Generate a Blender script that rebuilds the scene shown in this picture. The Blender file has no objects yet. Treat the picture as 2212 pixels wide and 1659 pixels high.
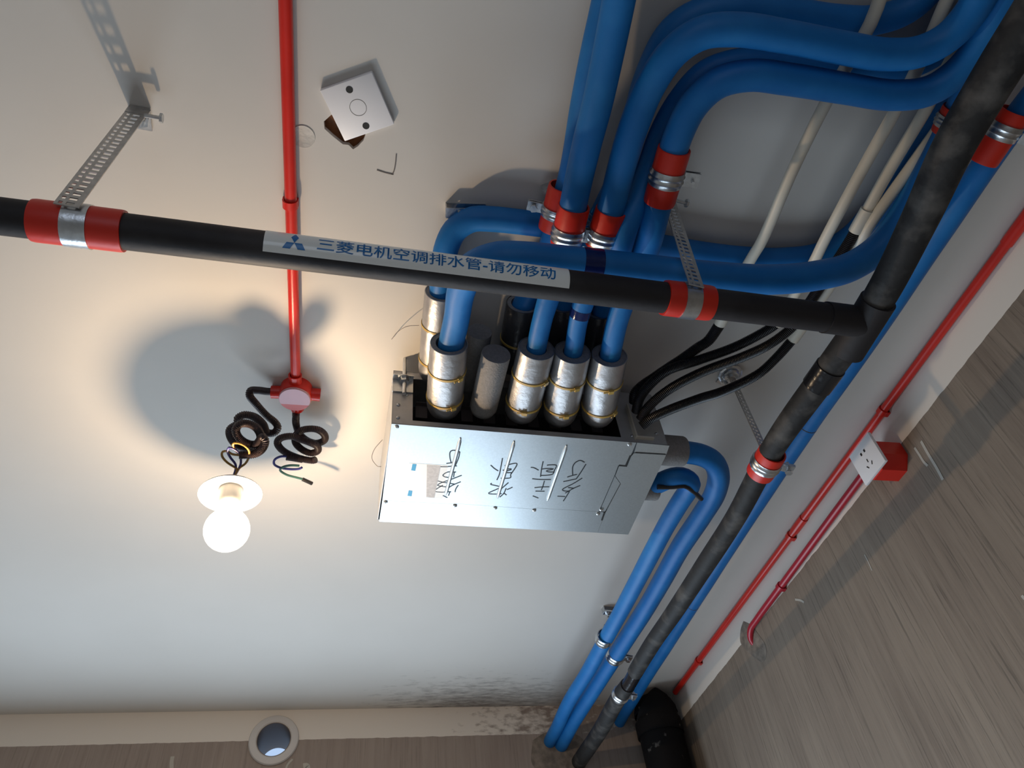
import bpy, bmesh, math, random
from mathutils import Vector, Matrix

for blk in (bpy.data.objects, bpy.data.meshes, bpy.data.materials, bpy.data.curves, bpy.data.lights, bpy.data.cameras):
    for it in list(blk):
        blk.remove(it)
S = bpy.context.scene
C = S.collection
V = Vector
PI = math.pi
ZC = 2.70          # ceiling height
XW, YW = 1.225, 2.68   # right wall and back wall
rnd = random.Random(7)

# ---------------------------------------------------------------- camera
cam = bpy.data.cameras.new('camera')
cam.sensor_width = 36.0
cam.lens = 25.4065
cam.clip_start = 0.02
camo = bpy.data.objects.new('camera', cam)
C.objects.link(camo)
m3 = Matrix(((0.978941, -0.069593, -0.191914), (-0.181216, -0.729102, -0.659978), (-0.093995, 0.680857, -0.72636)))
camo.matrix_world = Matrix.Translation((0, 0, 1.55)) @ m3.to_4x4()
S.camera = camo

# ---------------------------------------------------------------- sky, daylight, exposure
w = bpy.data.worlds.new('sky')
S.world = w
w.use_nodes = True
wb = w.node_tree.nodes['Background']
wb.inputs['Color'].default_value = (0.52, 0.70, 1.0, 1)
wb.inputs['Strength'].default_value = 0.75
S.view_settings.view_transform = 'Standard'
S.view_settings.look = 'None'
S.view_settings.gamma = 1
S.view_settings.exposure = 0.25
S.view_settings.use_curve_mapping = False

# daylight coming in through the window of the back wall (window_1, below the frame)
dl = bpy.data.lights.new('window_daylight', 'AREA')
dl.shape = 'RECTANGLE'
dl.size, dl.size_y = 2.1, 1.25
dl.energy = 33
dl.color = (0.72, 0.87, 1.0)
dlo = bpy.data.objects.new('window_daylight', dl)
C.objects.link(dlo)
dlo.location = (-0.35, 2.70, 1.44)
dlo.rotation_euler = (math.radians(-90), 0, 0)

# weak fill light behind the camera, added to brighten the label and pipe fronts
d2 = bpy.data.lights.new('front_fill_light', 'AREA')
d2.shape = 'RECTANGLE'
d2.size, d2.size_y = 1.5, 1.2
d2.energy = 3.4
d2.color = (0.95, 0.97, 1.0)
d2o = bpy.data.objects.new('front_fill_light', d2)
C.objects.link(d2o)
d2o.location = (-0.5, -2.22, 1.5)
d2o.rotation_euler = (math.radians(90), 0, 0)

# ---------------------------------------------------------------- materials
def nodes_of(m):
    m.use_nodes = True
    return m.node_tree.nodes, m.node_tree.links, m.node_tree.nodes['Principled BSDF']

def mat(name, col, rough=0.6, metal=0.0, var=0.0, vscale=30.0, bump=0.0, bscale=120.0, col2=None, spec=None, coat=0.0, lo=0.35, hi=0.7, stretch=None):
    m = bpy.data.materials.new(name)
    N, L, b = nodes_of(m)
    b.inputs['Roughness'].default_value = rough
    b.inputs['Metallic'].default_value = metal
    b.inputs['Base Color'].default_value = (*col, 1)
    if spec is not None: b.inputs['Specular IOR Level'].default_value = spec
    if coat: b.inputs['Coat Weight'].default_value = coat
    geo = N.new('ShaderNodeNewGeometry')
    src = geo.outputs['Position']
    if stretch:
        mp = N.new('ShaderNodeMapping'); mp.inputs['Scale'].default_value = stretch
        L.new(src, mp.inputs['Vector']); src = mp.outputs['Vector']
    if var or col2:
        n = N.new('ShaderNodeTexNoise'); n.inputs['Scale'].default_value = vscale; n.inputs['Detail'].default_value = 5
        L.new(src, n.inputs['Vector'])
        r = N.new('ShaderNodeValToRGB'); L.new(n.outputs['Fac'], r.inputs['Fac'])
        c2 = col2 or tuple(min(1, c * (1 + var)) for c in col)
        c1 = col if col2 else tuple(c * (1 - var) for c in col)
        r.color_ramp.elements[0].position = lo; r.color_ramp.elements[0].color = (*c1, 1)
        r.color_ramp.elements[1].position = hi; r.color_ramp.elements[1].color = (*c2, 1)
        L.new(r.outputs['Color'], b.inputs['Base Color'])
    if bump:
        n2 = N.new('ShaderNodeTexNoise'); n2.inputs['Scale'].default_value = bscale; n2.inputs['Detail'].default_value = 4
        L.new(src, n2.inputs['Vector'])
        bp = N.new('ShaderNodeBump'); bp.inputs['Strength'].default_value = bump; bp.inputs['Distance'].default_value = 0.004
        L.new(n2.outputs['Fac'], bp.inputs['Height']); L.new(bp.outputs['Normal'], b.inputs['Normal'])
    return m

M = {}
M['blue'] = mat('blue_foam', (0.006, 0.150, 0.45), 0.5, var=0.10, vscale=18, bump=0.12, bscale=60, spec=0.35, col2=(0.016, 0.19, 0.51), lo=0.45, hi=0.8)
M['bluetape'] = mat('blue_tape', (0.008, 0.018, 0.10), 0.16, bump=0.3, bscale=40)
M['black'] = mat('black_foam', (0.023, 0.020, 0.021), 0.6, bump=0.15, bscale=70, col2=(0.055, 0.05, 0.05), vscale=9, lo=0.5, hi=0.85, spec=0.3)
M['dusty'] = mat('dusty_black_foam', (0.020, 0.019, 0.019), 0.65, bump=0.25, bscale=60, col2=(0.115, 0.105, 0.095), vscale=20, lo=0.50, hi=0.82, spec=0.3)
M['blacktape'] = mat('black_tape', (0.012, 0.012, 0.014), 0.2, bump=0.2, bscale=50)
M['hose'] = mat('black_hose_plastic', (0.016, 0.014, 0.015), 0.42)
M['brownhose'] = mat('dark_brown_hose_plastic', (0.030, 0.018, 0.020), 0.45)
M['red'] = mat('red_plastic', (0.66, 0.022, 0.012), 0.32, var=0.08, vscale=14)
M['redsleeve'] = mat('red_rubber_sleeve', (0.64, 0.022, 0.007), 0.42, bump=0.05)
M['crimson'] = mat('crimson_plastic', (0.42, 0.012, 0.03), 0.32)
M['zinc'] = mat('zinc_plated_steel', (0.62, 0.64, 0.66), 0.3, metal=1.0, var=0.12, vscale=80, bump=0.08, bscale=200)
M['strap'] = mat('galvanised_strap', (0.55, 0.53, 0.51), 0.42, metal=0.9, var=0.12, vscale=120)
M['sheet'] = mat('galvanised_sheet', (0.52, 0.56, 0.58), 0.38, metal=0.85, var=0.04, vscale=260, bump=0.02, bscale=500)
M['sheetside'] = mat('galvanised_sheet_side', (0.50, 0.50, 0.50), 0.45, metal=0.45, var=0.05, vscale=60)
M['foil'] = mat('aluminium_foil', (0.47, 0.465, 0.47), 0.42, metal=0.85, bump=0.28, bscale=65, var=0.08, vscale=30)
M['blackfoil'] = mat('dark_tape_wrap', (0.05, 0.05, 0.055), 0.28, metal=0.2, bump=0.5, bscale=50)
M['foam'] = mat('grey_foam', (0.23, 0.22, 0.215), 0.85, bump=0.25, bscale=300, var=0.1, vscale=200)
M['tie'] = mat('amber_nylon', (0.55, 0.36, 0.09), 0.35)
M['dark'] = mat('dark_inside', (0.045, 0.036, 0.035), 0.7)
M['rib'] = mat('grey_brown_inner_plate', (0.12, 0.10, 0.095), 0.5)
M['pvc'] = mat('white_plastic_conduit', (0.70, 0.65, 0.55), 0.4, var=0.06, vscale=9)
M['white'] = mat('white_plastic', (0.72, 0.72, 0.73), 0.35)
M['ivory'] = mat('white_plate_plastic', (0.86, 0.84, 0.85), 0.4)
M['ink'] = mat('marker_ink', (0.012, 0.016, 0.022), 0.5)
M['seam'] = mat('seam_shadow_gap', (0.05, 0.055, 0.06), 0.6)
M['paper'] = mat('sticker_paper', (0.88, 0.90, 0.90), 0.3)
M['print'] = mat('sticker_grey_print', (0.60, 0.58, 0.58), 0.5, var=0.12, vscale=160)
M['printblue'] = mat('sticker_blue_print', (0.03, 0.32, 0.62), 0.4)
M['labelblue'] = mat('label_blue_ink', (0.004, 0.17, 0.48), 0.3)
M['labelpaper'] = mat('label_film', (0.90, 0.92, 0.89), 0.16, spec=0.6, bump=0.06, bscale=25)
M['wireb'] = mat('blue_wire', (0.03, 0.03, 0.18), 0.4)
M['wirey'] = mat('yellow_wire', (0.30, 0.165, 0.03), 0.4)
M['wiregy'] = mat('green_wire', (0.04, 0.12, 0.10), 0.4)
M['grease'] = mat('cement', (0.225, 0.185, 0.15), 0.9, var=0.3, vscale=40, bump=0.6, bscale=60)
M['rust'] = mat('brown_recess', (0.16, 0.055, 0.015), 0.8, var=0.3, vscale=60, bump=0.5)
M['plaster'] = mat('plaster_patch', (0.60, 0.575, 0.53), 0.9, bump=0.3, bscale=120)
M['chalk'] = mat('pale_paint_mark', (0.45, 0.42, 0.37), 0.8)
M['pencil'] = mat('pencil_line', (0.14, 0.12, 0.11), 0.8)
M['soil'] = mat('black_soil_pipe', (0.006, 0.0055, 0.006), 0.7, spec=0.2, col2=(0.12, 0.11, 0.10), vscale=34, lo=0.66, hi=0.74, bump=0.15)
M['liner'] = mat('vent_liner_plastic', (0.15, 0.105, 0.075), 0.5)
M['sleevegrey'] = mat('grey_vent_plastic', (0.60, 0.57, 0.55), 0.5)
M['frame'] = mat('window_frame_grey', (0.25, 0.25, 0.26), 0.4)
M['porcelain'] = mat('white_lamp_holder', (0.80, 0.78, 0.74), 0.3)
M['slot'] = mat('black_slot', (0.01, 0.01, 0.01), 0.6)

# bulb glass: frosted globe that glows and lets the lamp inside shine through
m = bpy.data.materials.new('glowing_bulb_glass'); m.use_nodes = True
N, L = m.node_tree.nodes, m.node_tree.links
N.clear()
out = N.new('ShaderNodeOutputMaterial'); mx = N.new('ShaderNodeMixShader'); tr = N.new('ShaderNodeBsdfTransparent'); em = N.new('ShaderNodeEmission')
em.inputs['Color'].default_value = (1, 0.9, 0.74, 1); em.inputs['Strength'].default_value = 3.2
mx.inputs[0].default_value = 0.45
L.new(tr.outputs[0], mx.inputs[1]); L.new(em.outputs[0], mx.inputs[2]); L.new(mx.outputs[0], out.inputs['Surface'])
M['bulb'] = m

# ceiling paint: off-white with faint trowel marks and a patch of soot near the back wall
def ceiling_material():
    m = bpy.data.materials.new('ceiling_paint'); N, L, b = nodes_of(m)
    b.inputs['Roughness'].default_value = 0.85
    geo = N.new('ShaderNodeNewGeometry')
    n = N.new('ShaderNodeTexNoise'); n.inputs['Scale'].default_value = 2.2; n.inputs['Detail'].default_value = 6
    L.new(geo.outputs['Position'], n.inputs['Vector'])
    r = N.new('ShaderNodeValToRGB'); L.new(n.outputs['Fac'], r.inputs['Fac'])
    r.color_ramp.elements[0].position = 0.3; r.color_ramp.elements[0].color = (0.61, 0.575, 0.53, 1)
    r.color_ramp.elements[1].position = 0.7; r.color_ramp.elements[1].color = (0.65, 0.615, 0.57, 1)
    # soot: scattered dabs within an oval by the back wall
    mp = N.new('ShaderNodeMapping'); mp.vector_type = 'POINT'
    mp.inputs['Location'].default_value = (-0.48 / 0.42, -2.68 / 0.26, 0); mp.inputs['Scale'].default_value = (1 / 0.42, 1 / 0.26, 0)
    L.new(geo.outputs['Position'], mp.inputs['Vector'])
    ln = N.new('ShaderNodeVectorMath'); ln.operation = 'LENGTH'; L.new(mp.outputs['Vector'], ln.inputs[0])
    mp2 = N.new('ShaderNodeMapping'); mp2.inputs['Scale'].default_value = (16, 48, 10); mp2.inputs['Rotation'].default_value = (0, 0, 0.35)
    L.new(geo.outputs['Position'], mp2.inputs['Vector'])
    n2 = N.new('ShaderNodeTexNoise'); n2.inputs['Scale'].default_value = 1.0; n2.inputs['Detail'].default_value = 5; n2.inputs['Roughness'].default_value = 0.65
    L.new(mp2.outputs['Vector'], n2.inputs['Vector'])
    sub = N.new('ShaderNodeMath'); sub.operation = 'SUBTRACT'; sub.inputs[0].default_value = 1.0; L.new(ln.outputs['Value'], sub.inputs[1])
    mul = N.new('ShaderNodeMath'); mul.operation = 'MULTIPLY_ADD'; mul.inputs[1].default_value = 0.34; mul.inputs[2].default_value = 0.0
    L.new(sub.outputs[0], mul.inputs[0])
    add = N.new('ShaderNodeMath'); add.operation = 'ADD'; L.new(mul.outputs[0], add.inputs[0]); L.new(n2.outputs['Fac'], add.inputs[1])
    mr = N.new('ShaderNodeMapRange'); mr.inputs['From Min'].default_value = 0.54; mr.inputs['From Max'].default_value = 0.88; mr.inputs['To Max'].default_value = 0.85
    L.new(add.outputs[0], mr.inputs['Value'])
    mix = N.new('ShaderNodeMix'); mix.data_type = 'RGBA'
    L.new(mr.outputs['Result'], mix.inputs['Factor']); L.new(r.outputs['Color'], mix.inputs['A']); mix.inputs['B'].default_value = (0.16, 0.14, 0.13, 1)
    L.new(mix.outputs['Result'], b.inputs['Base Color'])
    n3 = N.new('ShaderNodeTexNoise'); n3.inputs['Scale'].default_value = 14; n3.inputs['Detail'].default_value = 3
    L.new(geo.outputs['Position'], n3.inputs['Vector'])
    bp = N.new('ShaderNodeBump'); bp.inputs['Strength'].default_value = 0.05; bp.inputs['Distance'].default_value = 0.01
    L.new(n3.outputs['Fac'], bp.inputs['Height']); L.new(bp.outputs['Normal'], b.inputs['Normal'])
    return m
M['ceiling'] = ceiling_material()

# bare board-marked concrete, with the ceiling paint carried ten centimetres down the wall
def wall_material(name, along, dark, light, xstain):
    m = bpy.data.materials.new(name); N, L, b = nodes_of(m)
    b.inputs['Roughness'].default_value = 0.85
    geo = N.new('ShaderNodeNewGeometry')
    mp = N.new('ShaderNodeMapping'); sc = [60, 60, 2.0]; mp.inputs['Scale'].default_value = sc
    L.new(geo.outputs['Position'], mp.inputs['Vector'])
    n = N.new('ShaderNodeTexNoise'); n.inputs['Scale'].default_value = 1.0; n.inputs['Detail'].default_value = 7; n.inputs['Roughness'].default_value = 0.6
    L.new(mp.outputs['Vector'], n.inputs['Vector'])
    nb = N.new('ShaderNodeTexNoise'); nb.inputs['Scale'].default_value = 3.5; nb.inputs['Detail'].default_value = 4
    mpb = N.new('ShaderNodeMapping'); mpb.inputs['Scale'].default_value = (2.4, 2.4, 0.6)
    L.new(geo.outputs['Position'], mpb.inputs['Vector']); L.new(mpb.outputs['Vector'], nb.inputs['Vector'])
    av = N.new('ShaderNodeMix'); av.data_type = 'FLOAT'; av.inputs['Factor'].default_value = 0.5
    L.new(n.outputs['Fac'], av.inputs['A']); L.new(nb.outputs['Fac'], av.inputs['B'])
    r = N.new('ShaderNodeValToRGB'); L.new(av.outputs['Result'], r.inputs['Fac'])
    r.color_ramp.elements[0].position = 0.36; r.color_ramp.elements[0].color = (*dark, 1)
    r.color_ramp.elements[1].position = 0.62; r.color_ramp.elements[1].color = (*light, 1)
    mpf = N.new('ShaderNodeMapping'); mpf.inputs['Scale'].default_value = (190, 190, 5.0); L.new(geo.outputs['Position'], mpf.inputs['Vector'])
    nf = N.new('ShaderNodeTexNoise'); nf.inputs['Scale'].default_value = 1.0; nf.inputs['Detail'].default_value = 6; nf.inputs['Roughness'].default_value = 0.7; L.new(mpf.outputs['Vector'], nf.inputs['Vector'])
    crk = N.new('ShaderNodeMapRange'); crk.inputs['From Min'].default_value = 0.36; crk.inputs['From Max'].default_value = 0.46; crk.inputs['To Min'].default_value = 0.62 if along == 'Y' else 0.8; crk.inputs['To Max'].default_value = 1.0; L.new(nf.outputs['Fac'], crk.inputs['Value'])
    dk = N.new('ShaderNodeVectorMath'); dk.operation = 'SCALE'; L.new(r.outputs['Color'], dk.inputs[0]); L.new(crk.outputs['Result'], dk.inputs['Scale'])
    sep = N.new('ShaderNodeSeparateXYZ'); L.new(geo.outputs['Position'], sep.inputs[0])
    # paint edge with a slight wobble
    ne = N.new('ShaderNodeTexNoise'); ne.inputs['Scale'].default_value = 25; L.new(geo.outputs['Position'], ne.inputs['Vector'])
    ma = N.new('ShaderNodeMath'); ma.operation = 'MULTIPLY_ADD'; ma.inputs[1].default_value = 0.006; ma.inputs[2].default_value = ZC - 0.106
    L.new(ne.outputs['Fac'], ma.inputs[0])
    gt = N.new('ShaderNodeMath'); gt.operation = 'GREATER_THAN'; L.new(sep.outputs['Z'], gt.inputs[0]); L.new(ma.outputs[0], gt.inputs[1])
    # bare scratched plaster where the paint was left off near the corner
    mrx = N.new('ShaderNodeMapRange'); mrx.inputs['From Min'].default_value = xstain[0]; mrx.inputs['From Max'].default_value = xstain[1]
    mrx.inputs['To Min'].default_value = 0.0; mrx.inputs['To Max'].default_value = 0.62
    L.new(sep.outputs[along], mrx.inputs['Value'])
    mps = N.new('ShaderNodeMapping'); mps.inputs['Scale'].default_value = (30, 30, 60); mps.inputs['Rotation'].default_value = (0.5, 0.6, 0.3)
    L.new(geo.outputs['Position'], mps.inputs['Vector'])
    ns = N.new('ShaderNodeTexNoise'); ns.inputs['Scale'].default_value = 1; ns.inputs['Detail'].default_value = 6; L.new(mps.outputs['Vector'], ns.inputs['Vector'])
    lt = N.new('ShaderNodeMath'); lt.operation = 'SUBTRACT'; L.new(ns.outputs['Fac'], lt.inputs[0]); L.new(mrx.outputs['Result'], lt.inputs[1])
    lt2 = N.new('ShaderNodeMath'); lt2.operation = 'MULTIPLY_ADD'; lt2.inputs[1].default_value = 4.0; lt2.inputs[2].default_value = 0.35; lt2.use_clamp = True; L.new(lt.outputs[0], lt2.inputs[0]); lt = lt2
    both = N.new('ShaderNodeMath'); both.operation = 'MULTIPLY'; L.new(gt.outputs[0], both.inputs[0]); L.new(lt.outputs[0], both.inputs[1])
    mix = N.new('ShaderNodeMix'); mix.data_type = 'RGBA'
    L.new(both.outputs[0], mix.inputs['Factor']); L.new(dk.outputs[0], mix.inputs['A']); mix.inputs['B'].default_value = (0.76, 0.70, 0.63, 1)
    L.new(mix.outputs['Result'], b.inputs['Base Color'])
    inv = N.new('ShaderNodeMath'); inv.operation = 'SUBTRACT'; inv.inputs[0].default_value = 1.0; L.new(both.outputs[0], inv.inputs[1])
    hm = N.new('ShaderNodeMath'); hm.operation = 'MULTIPLY'; L.new(n.outputs['Fac'], hm.inputs[0]); L.new(inv.outputs[0], hm.inputs[1])
    bp = N.new('ShaderNodeBump'); bp.inputs['Strength'].default_value = 0.35; bp.inputs['Distance'].default_value = 0.004
    L.new(hm.outputs[0], bp.inputs['Height']); L.new(bp.outputs['Normal'], b.inputs['Normal'])
    return m
M['wall_right'] = wall_material('board_marked_concrete', 'Y', (0.20, 0.155, 0.12), (0.275, 0.22, 0.17), (90, 91))
M['wall_back'] = wall_material('back_wall_concrete', 'X', (0.28, 0.225, 0.195), (0.35, 0.29, 0.25), (0.15, 0.85))
M['floor'] = mat('floor_screed', (0.46, 0.44, 0.41), 0.9, var=0.12, vscale=4)
M['plainwall'] = mat('far_wall_concrete', (0.50, 0.47, 0.43), 0.9, var=0.08, vscale=5)

# ---------------------------------------------------------------- building helpers
BASE = {}
def tag(o, label=None, cat=None, group=None, kind=None):
    if label: o['label'] = label
    if cat: o['category'] = cat
    if group: o['group'] = group
    if kind: o['kind'] = kind
    return o

def thing(name, label, cat, loc, group=None):
    o = bpy.data.objects.new(name, None)
    o.empty_display_size = 0.05
    C.objects.link(o)
    o.location = loc
    BASE[o] = V(loc)
    return tag(o, label, cat, group)

def obj(name, bm, m, parent=None, label=None, smooth=True, loc=None):
    me = bpy.data.meshes.new(name)
    base = BASE[parent] if parent is not None else V(loc or (0, 0, 0))
    if base.length: bmesh.ops.translate(bm, verts=bm.verts, vec=-base)
    bmesh.ops.recalc_face_normals(bm, faces=bm.faces)
    bm.to_mesh(me); bm.free()
    for mm in (m if isinstance(m, (list, tuple)) else [m]): me.materials.append(mm)
    if smooth:
        for p in me.polygons: p.use_smooth = True
        try: me.set_sharp_from_angle(angle=math.radians(38))
        except Exception: pass
    o = bpy.data.objects.new(name, me)
    C.objects.link(o)
    if parent is not None:
        o.parent = parent
        BASE[o] = base
    else:
        o.location = base
        BASE[o] = base
    if label: o['label'] = label
    return o

def resample(pts, step):
    """Catmull-Rom through the points, then even steps along the length"""
    P = [V(p) for p in pts]
    if len(P) == 2:
        n = max(2, int((P[1] - P[0]).length / step) + 1)
        return [P[0].lerp(P[1], i / (n - 1)) for i in range(n)]
    E = [P[0] * 2 - P[1]] + P + [P[-1] * 2 - P[-2]]
    fine = []
    for i in range(1, len(E) - 2):
        p0, p1, p2, p3 = E[i - 1:i + 3]
        d0, d1, d2 = [max(1e-5, (b - a).length ** 0.5) for a, b in ((p0, p1), (p1, p2), (p2, p3))]
        t0, t1 = 0, d0; t2 = t1 + d1; t3 = t2 + d2
        for k in range(24):
            t = t1 + (t2 - t1) * k / 24
            a1 = p0 * ((t1 - t) / (t1 - t0)) + p1 * ((t - t0) / (t1 - t0))
            a2 = p1 * ((t2 - t) / (t2 - t1)) + p2 * ((t - t1) / (t2 - t1))
            a3 = p2 * ((t3 - t) / (t3 - t2)) + p3 * ((t - t2) / (t3 - t2))
            b1 = a1 * ((t2 - t) / (t2 - t0)) + a2 * ((t - t0) / (t2 - t0))
            b2 = a2 * ((t3 - t) / (t3 - t1)) + a3 * ((t - t1) / (t3 - t1))
            fine.append(b1 * ((t2 - t) / (t2 - t1)) + b2 * ((t - t1) / (t2 - t1)))
    fine.append(P[-1])
    L = [0]
    for a, b in zip(fine, fine[1:]): L.append(L[-1] + (b - a).length)
    n = max(2, int(L[-1] / step) + 1)
    out, j = [], 0
    for i in range(n):
        s = L[-1] * i / (n - 1)
        while j < len(fine) - 2 and L[j + 1] < s: j += 1
        seg = L[j + 1] - L[j]
        out.append(fine[j].lerp(fine[j + 1], 0 if seg < 1e-9 else (s - L[j]) / seg))
    return out

def frames(pts):
    T = []
    for i in range(len(pts)):
        a = pts[max(0, i - 1)]; b = pts[min(len(pts) - 1, i + 1)]
        T.append((b - a).normalized())
    n = T[0].orthogonal().normalized()
    F = []
    for i, t in enumerate(T):
        n = (n - t * n.dot(t))
        n = n.normalized() if n.length > 1e-6 else t.orthogonal().normalized()
        F.append((n, t.cross(n)))
    return F

def tube(bm, pts, r, n=20, step=0.012, cap=True, corr=None, wob=0.0):
    """a round tube through pts; corr = (pitch, depth) makes it corrugated"""
    if corr: step = corr[0] / 2
    Q = resample(pts, step)
    F = frames(Q)
    rings = []
    for i, (p, (a, b)) in enumerate(zip(Q, F)):
        rr = r(i / (len(Q) - 1)) if callable(r) else r
        if corr and i % 2: rr -= corr[1]
        if wob: rr *= 1 + wob * (math.sin(i * 0.31) * 0.6 + math.sin(i * 0.13 + 1) * 0.7)
        rings.append([bm.verts.new(p + (a * math.cos(2 * PI * k / n) + b * math.sin(2 * PI * k / n)) * rr) for k in range(n)])
    for A, B in zip(rings, rings[1:]):
        for k in range(n): bm.faces.new((A[k], A[(k + 1) % n], B[(k + 1) % n], B[k]))
    if cap:
        bm.faces.new(rings[0][::-1]); bm.faces.new(rings[-1])
    return bm

def lathe(bm, o, axis, prof, n=28, closed=False):
    """turn profile [(t along axis, radius)] about the axis at o; closed joins last to first (a ring)"""
    o = V(o); ax = V(axis).normalized(); a = ax.orthogonal().normalized(); b = ax.cross(a)
    rings = []
    for t, r in prof:
        if r < 1e-6: rings.append([bm.verts.new(o + ax * t)] * n)
        else: rings.append([bm.verts.new(o + ax * t + (a * math.cos(2 * PI * k / n) + b * math.sin(2 * PI * k / n)) * r) for k in range(n)])
    pairs = list(zip(rings, rings[1:]))
    if closed: pairs.append((rings[-1], rings[0]))
    for A, B in pairs:
        for k in range(n):
            vs = []
            for v in (A[k], A[(k + 1) % n], B[(k + 1) % n], B[k]):
                if v not in vs: vs.append(v)
            if len(vs) > 2:
                try: bm.faces.new(vs)
                except ValueError: pass
    return bm

def ring(bm, o, axis, r, width, th, n=32, grooves=False):
    w = width / 2
    if grooves:
        prof = [(-w, r), (-w, r + th), (-w * .55, r + th), (-w * .35, r + th * 2.1), (-w * .12, r + th), (w * .12, r + th), (w * .35, r + th * 2.1), (w * .55, r + th), (w, r + th), (w, r)]
    else:
        prof = [(-w, r), (-w, r + th), (w, r + th), (w, r)]
    return lathe(bm, o, axis, prof, n, closed=True)

def boxm(bm, c, u, v, w_, su, sv, sw, bevel=0.0):
    """box centred at c with half sizes su sv sw along unit axes u v w_"""
    c, u, v, w_ = V(c), V(u).normalized(), V(v).normalized(), V(w_).normalized()
    vs = [bm.verts.new(c + u * (su * i) + v * (sv * j) + w_ * (sw * k)) for i in (-1, 1) for j in (-1, 1) for k in (-1, 1)]
    fs = [bm.faces.new([vs[i] for i in q]) for q in ((0, 1, 3, 2), (4, 6, 7, 5), (0, 4, 5, 1), (2, 3, 7, 6), (0, 2, 6, 4), (1, 5, 7, 3))]
    if bevel:
        es = list({e for f in fs for e in f.edges})
        bmesh.ops.bevel(bm, geom=es, offset=bevel, segments=2, affect='EDGES', profile=0.5)
    return bm

def prism(bm, outline, vec, holes=()):
    """flat outline (3-D points) with holes, given thickness by vec"""
    es = []
    for loop in [outline] + list(holes):
        vs = [bm.verts.new(V(p)) for p in loop]
        es += [bm.edges.new((vs[i], vs[(i + 1) % len(vs)])) for i in range(len(vs))]
    r = bmesh.ops.triangle_fill(bm, use_beauty=True, use_dissolve=False, edges=es)
    fs = [g for g in r['geom'] if isinstance(g, bmesh.types.BMFace)]
    ex = bmesh.ops.extrude_face_region(bm, geom=fs)
    bmesh.ops.translate(bm, verts=[g for g in ex['geom'] if isinstance(g, bmesh.types.BMVert)], vec=V(vec))
    return bm

def ribbon(bm, pts, nrm, width, th, step=0.003):
    """a pen stroke: flat ribbon lying on a surface whose outward normal is nrm"""
    Q = resample(pts, step); nrm = V(nrm).normalized()
    R = []
    for i, p in enumerate(Q):
        t = (Q[min(len(Q) - 1, i + 1)] - Q[max(0, i - 1)]).normalized()
        s = nrm.cross(t).normalized() * (width / 2)
        R.append([bm.verts.new(x) for x in (p - s, p + s, p + s + nrm * th, p - s + nrm * th)])
    for A, B in zip(R, R[1:]):
        for k in range(4): bm.faces.new((A[k], A[(k + 1) % 4], B[(k + 1) % 4], B[k]))
    bm.faces.new(R[0][::-1]); bm.faces.new(R[-1])
    return bm

def screw(parent, p, nrm, r=0.0042, name='screw'):
    bm = bmesh.new()
    lathe(bm, p, nrm, [(0, r), (0.0012, r), (0.0022, r * .75), (0.0025, r * .4), (0.0013, r * .3), (0.0013, 0)], 14)
    return obj(name, bm, M['zinc'], parent)

new = bmesh.new
UP, DOWN = V((0, 0, 1)), V((0, 0, -1))
def lower(p, dz): return V((p[0], p[1], p[2] - dz))

# ---------------------------------------------------------------- the room
X0, Y0 = -2.6, -2.2
hole = [(-0.0906,0.4974,2.7000),(-0.1018,0.5098,2.7000),(-0.1005,0.5218,2.7000),(-0.0878,0.5322,2.7000),(-0.0713,0.5437,2.7000),(-0.0619,0.5436,2.7000),(-0.0546,0.5502,2.7000),(-0.0473,0.5441,2.7000),(-0.0388,0.5328,2.7000),(-0.0358,0.5224,2.7000),(-0.0497,0.4951,2.7000),(-0.0727,0.4888,2.7000)]
bm = new()
prism(bm, [(X0, Y0, ZC), (XW + .2, Y0, ZC), (XW + .2, YW + .2, ZC), (X0, YW + .2, ZC)], (0, 0, 0.010), [hole])
ceil = tag(obj('ceiling', bm, M['ceiling'], smooth=False), kind='structure')
bm = new(); prism(bm, [(X0, Y0, ZC + .010), (XW + .2, Y0, ZC + .010), (XW + .2, YW + .2, ZC + .010), (X0, YW + .2, ZC + .010)], (0, 0, 0.12))
obj('slab', bm, M['rust'], ceil, smooth=False)
bm = new(); lathe(bm, (-0.1337,0.5393,2.7000), DOWN, [(0, .019), (.0012, .0185), (.0006, .016), (.0006, 0)], 30)
obj('plaster_patch', bm, M['plaster'], ceil, label='round smear of plaster beside the red conduit')
bm = new()
for s in ([(0.0156,0.5485,2.6995),(0.0154,0.5667,2.6995),(0.0134,0.5813,2.6995),(0.0106,0.5859,2.6995)], [(-0.0144,0.5809,2.6995),(-0.0003,0.5840,2.6995),(0.0137,0.5855,2.6995)]):
    ribbon(bm, s, DOWN, 0.0016, 0.0004)
obj('pencil_tick', bm, M['pencil'], ceil, label='pencil tick mark on the ceiling')

vc = V((-0.239, YW, ZC - 0.103))
VR = 0.058
circ = [(vc.x + VR * math.cos(2 * PI * k / 32), YW, vc.z + VR * math.sin(2 * PI * k / 32)) for k in range(32)]
WX0, WX1, WZ0, WZ1 = -1.45, 0.75, 0.85, 2.15
bm = new()
prism(bm, [(X0, YW, 0), (XW, YW, 0), (XW, YW, ZC), (X0, YW, ZC)], (0, 0.2, 0), [circ, [(WX0, YW, WZ0), (WX1, YW, WZ0), (WX1, YW, WZ1), (WX0, YW, WZ1)]])
wallb = tag(obj('wall_back', bm, M['wall_back'], smooth=False), kind='structure')
bm = new(); prism(bm, [(XW, Y0, 0), (XW, YW + .2, 0), (XW, YW + .2, ZC), (XW, Y0, ZC)], (0.2, 0, 0))
wallr = tag(obj('wall_right', bm, M['wall_right'], smooth=False), kind='structure')
bm = new(); prism(bm, [(X0, Y0, 0), (X0, YW, 0), (X0, YW, ZC), (X0, Y0, ZC)], (-0.2, 0, 0))
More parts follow.
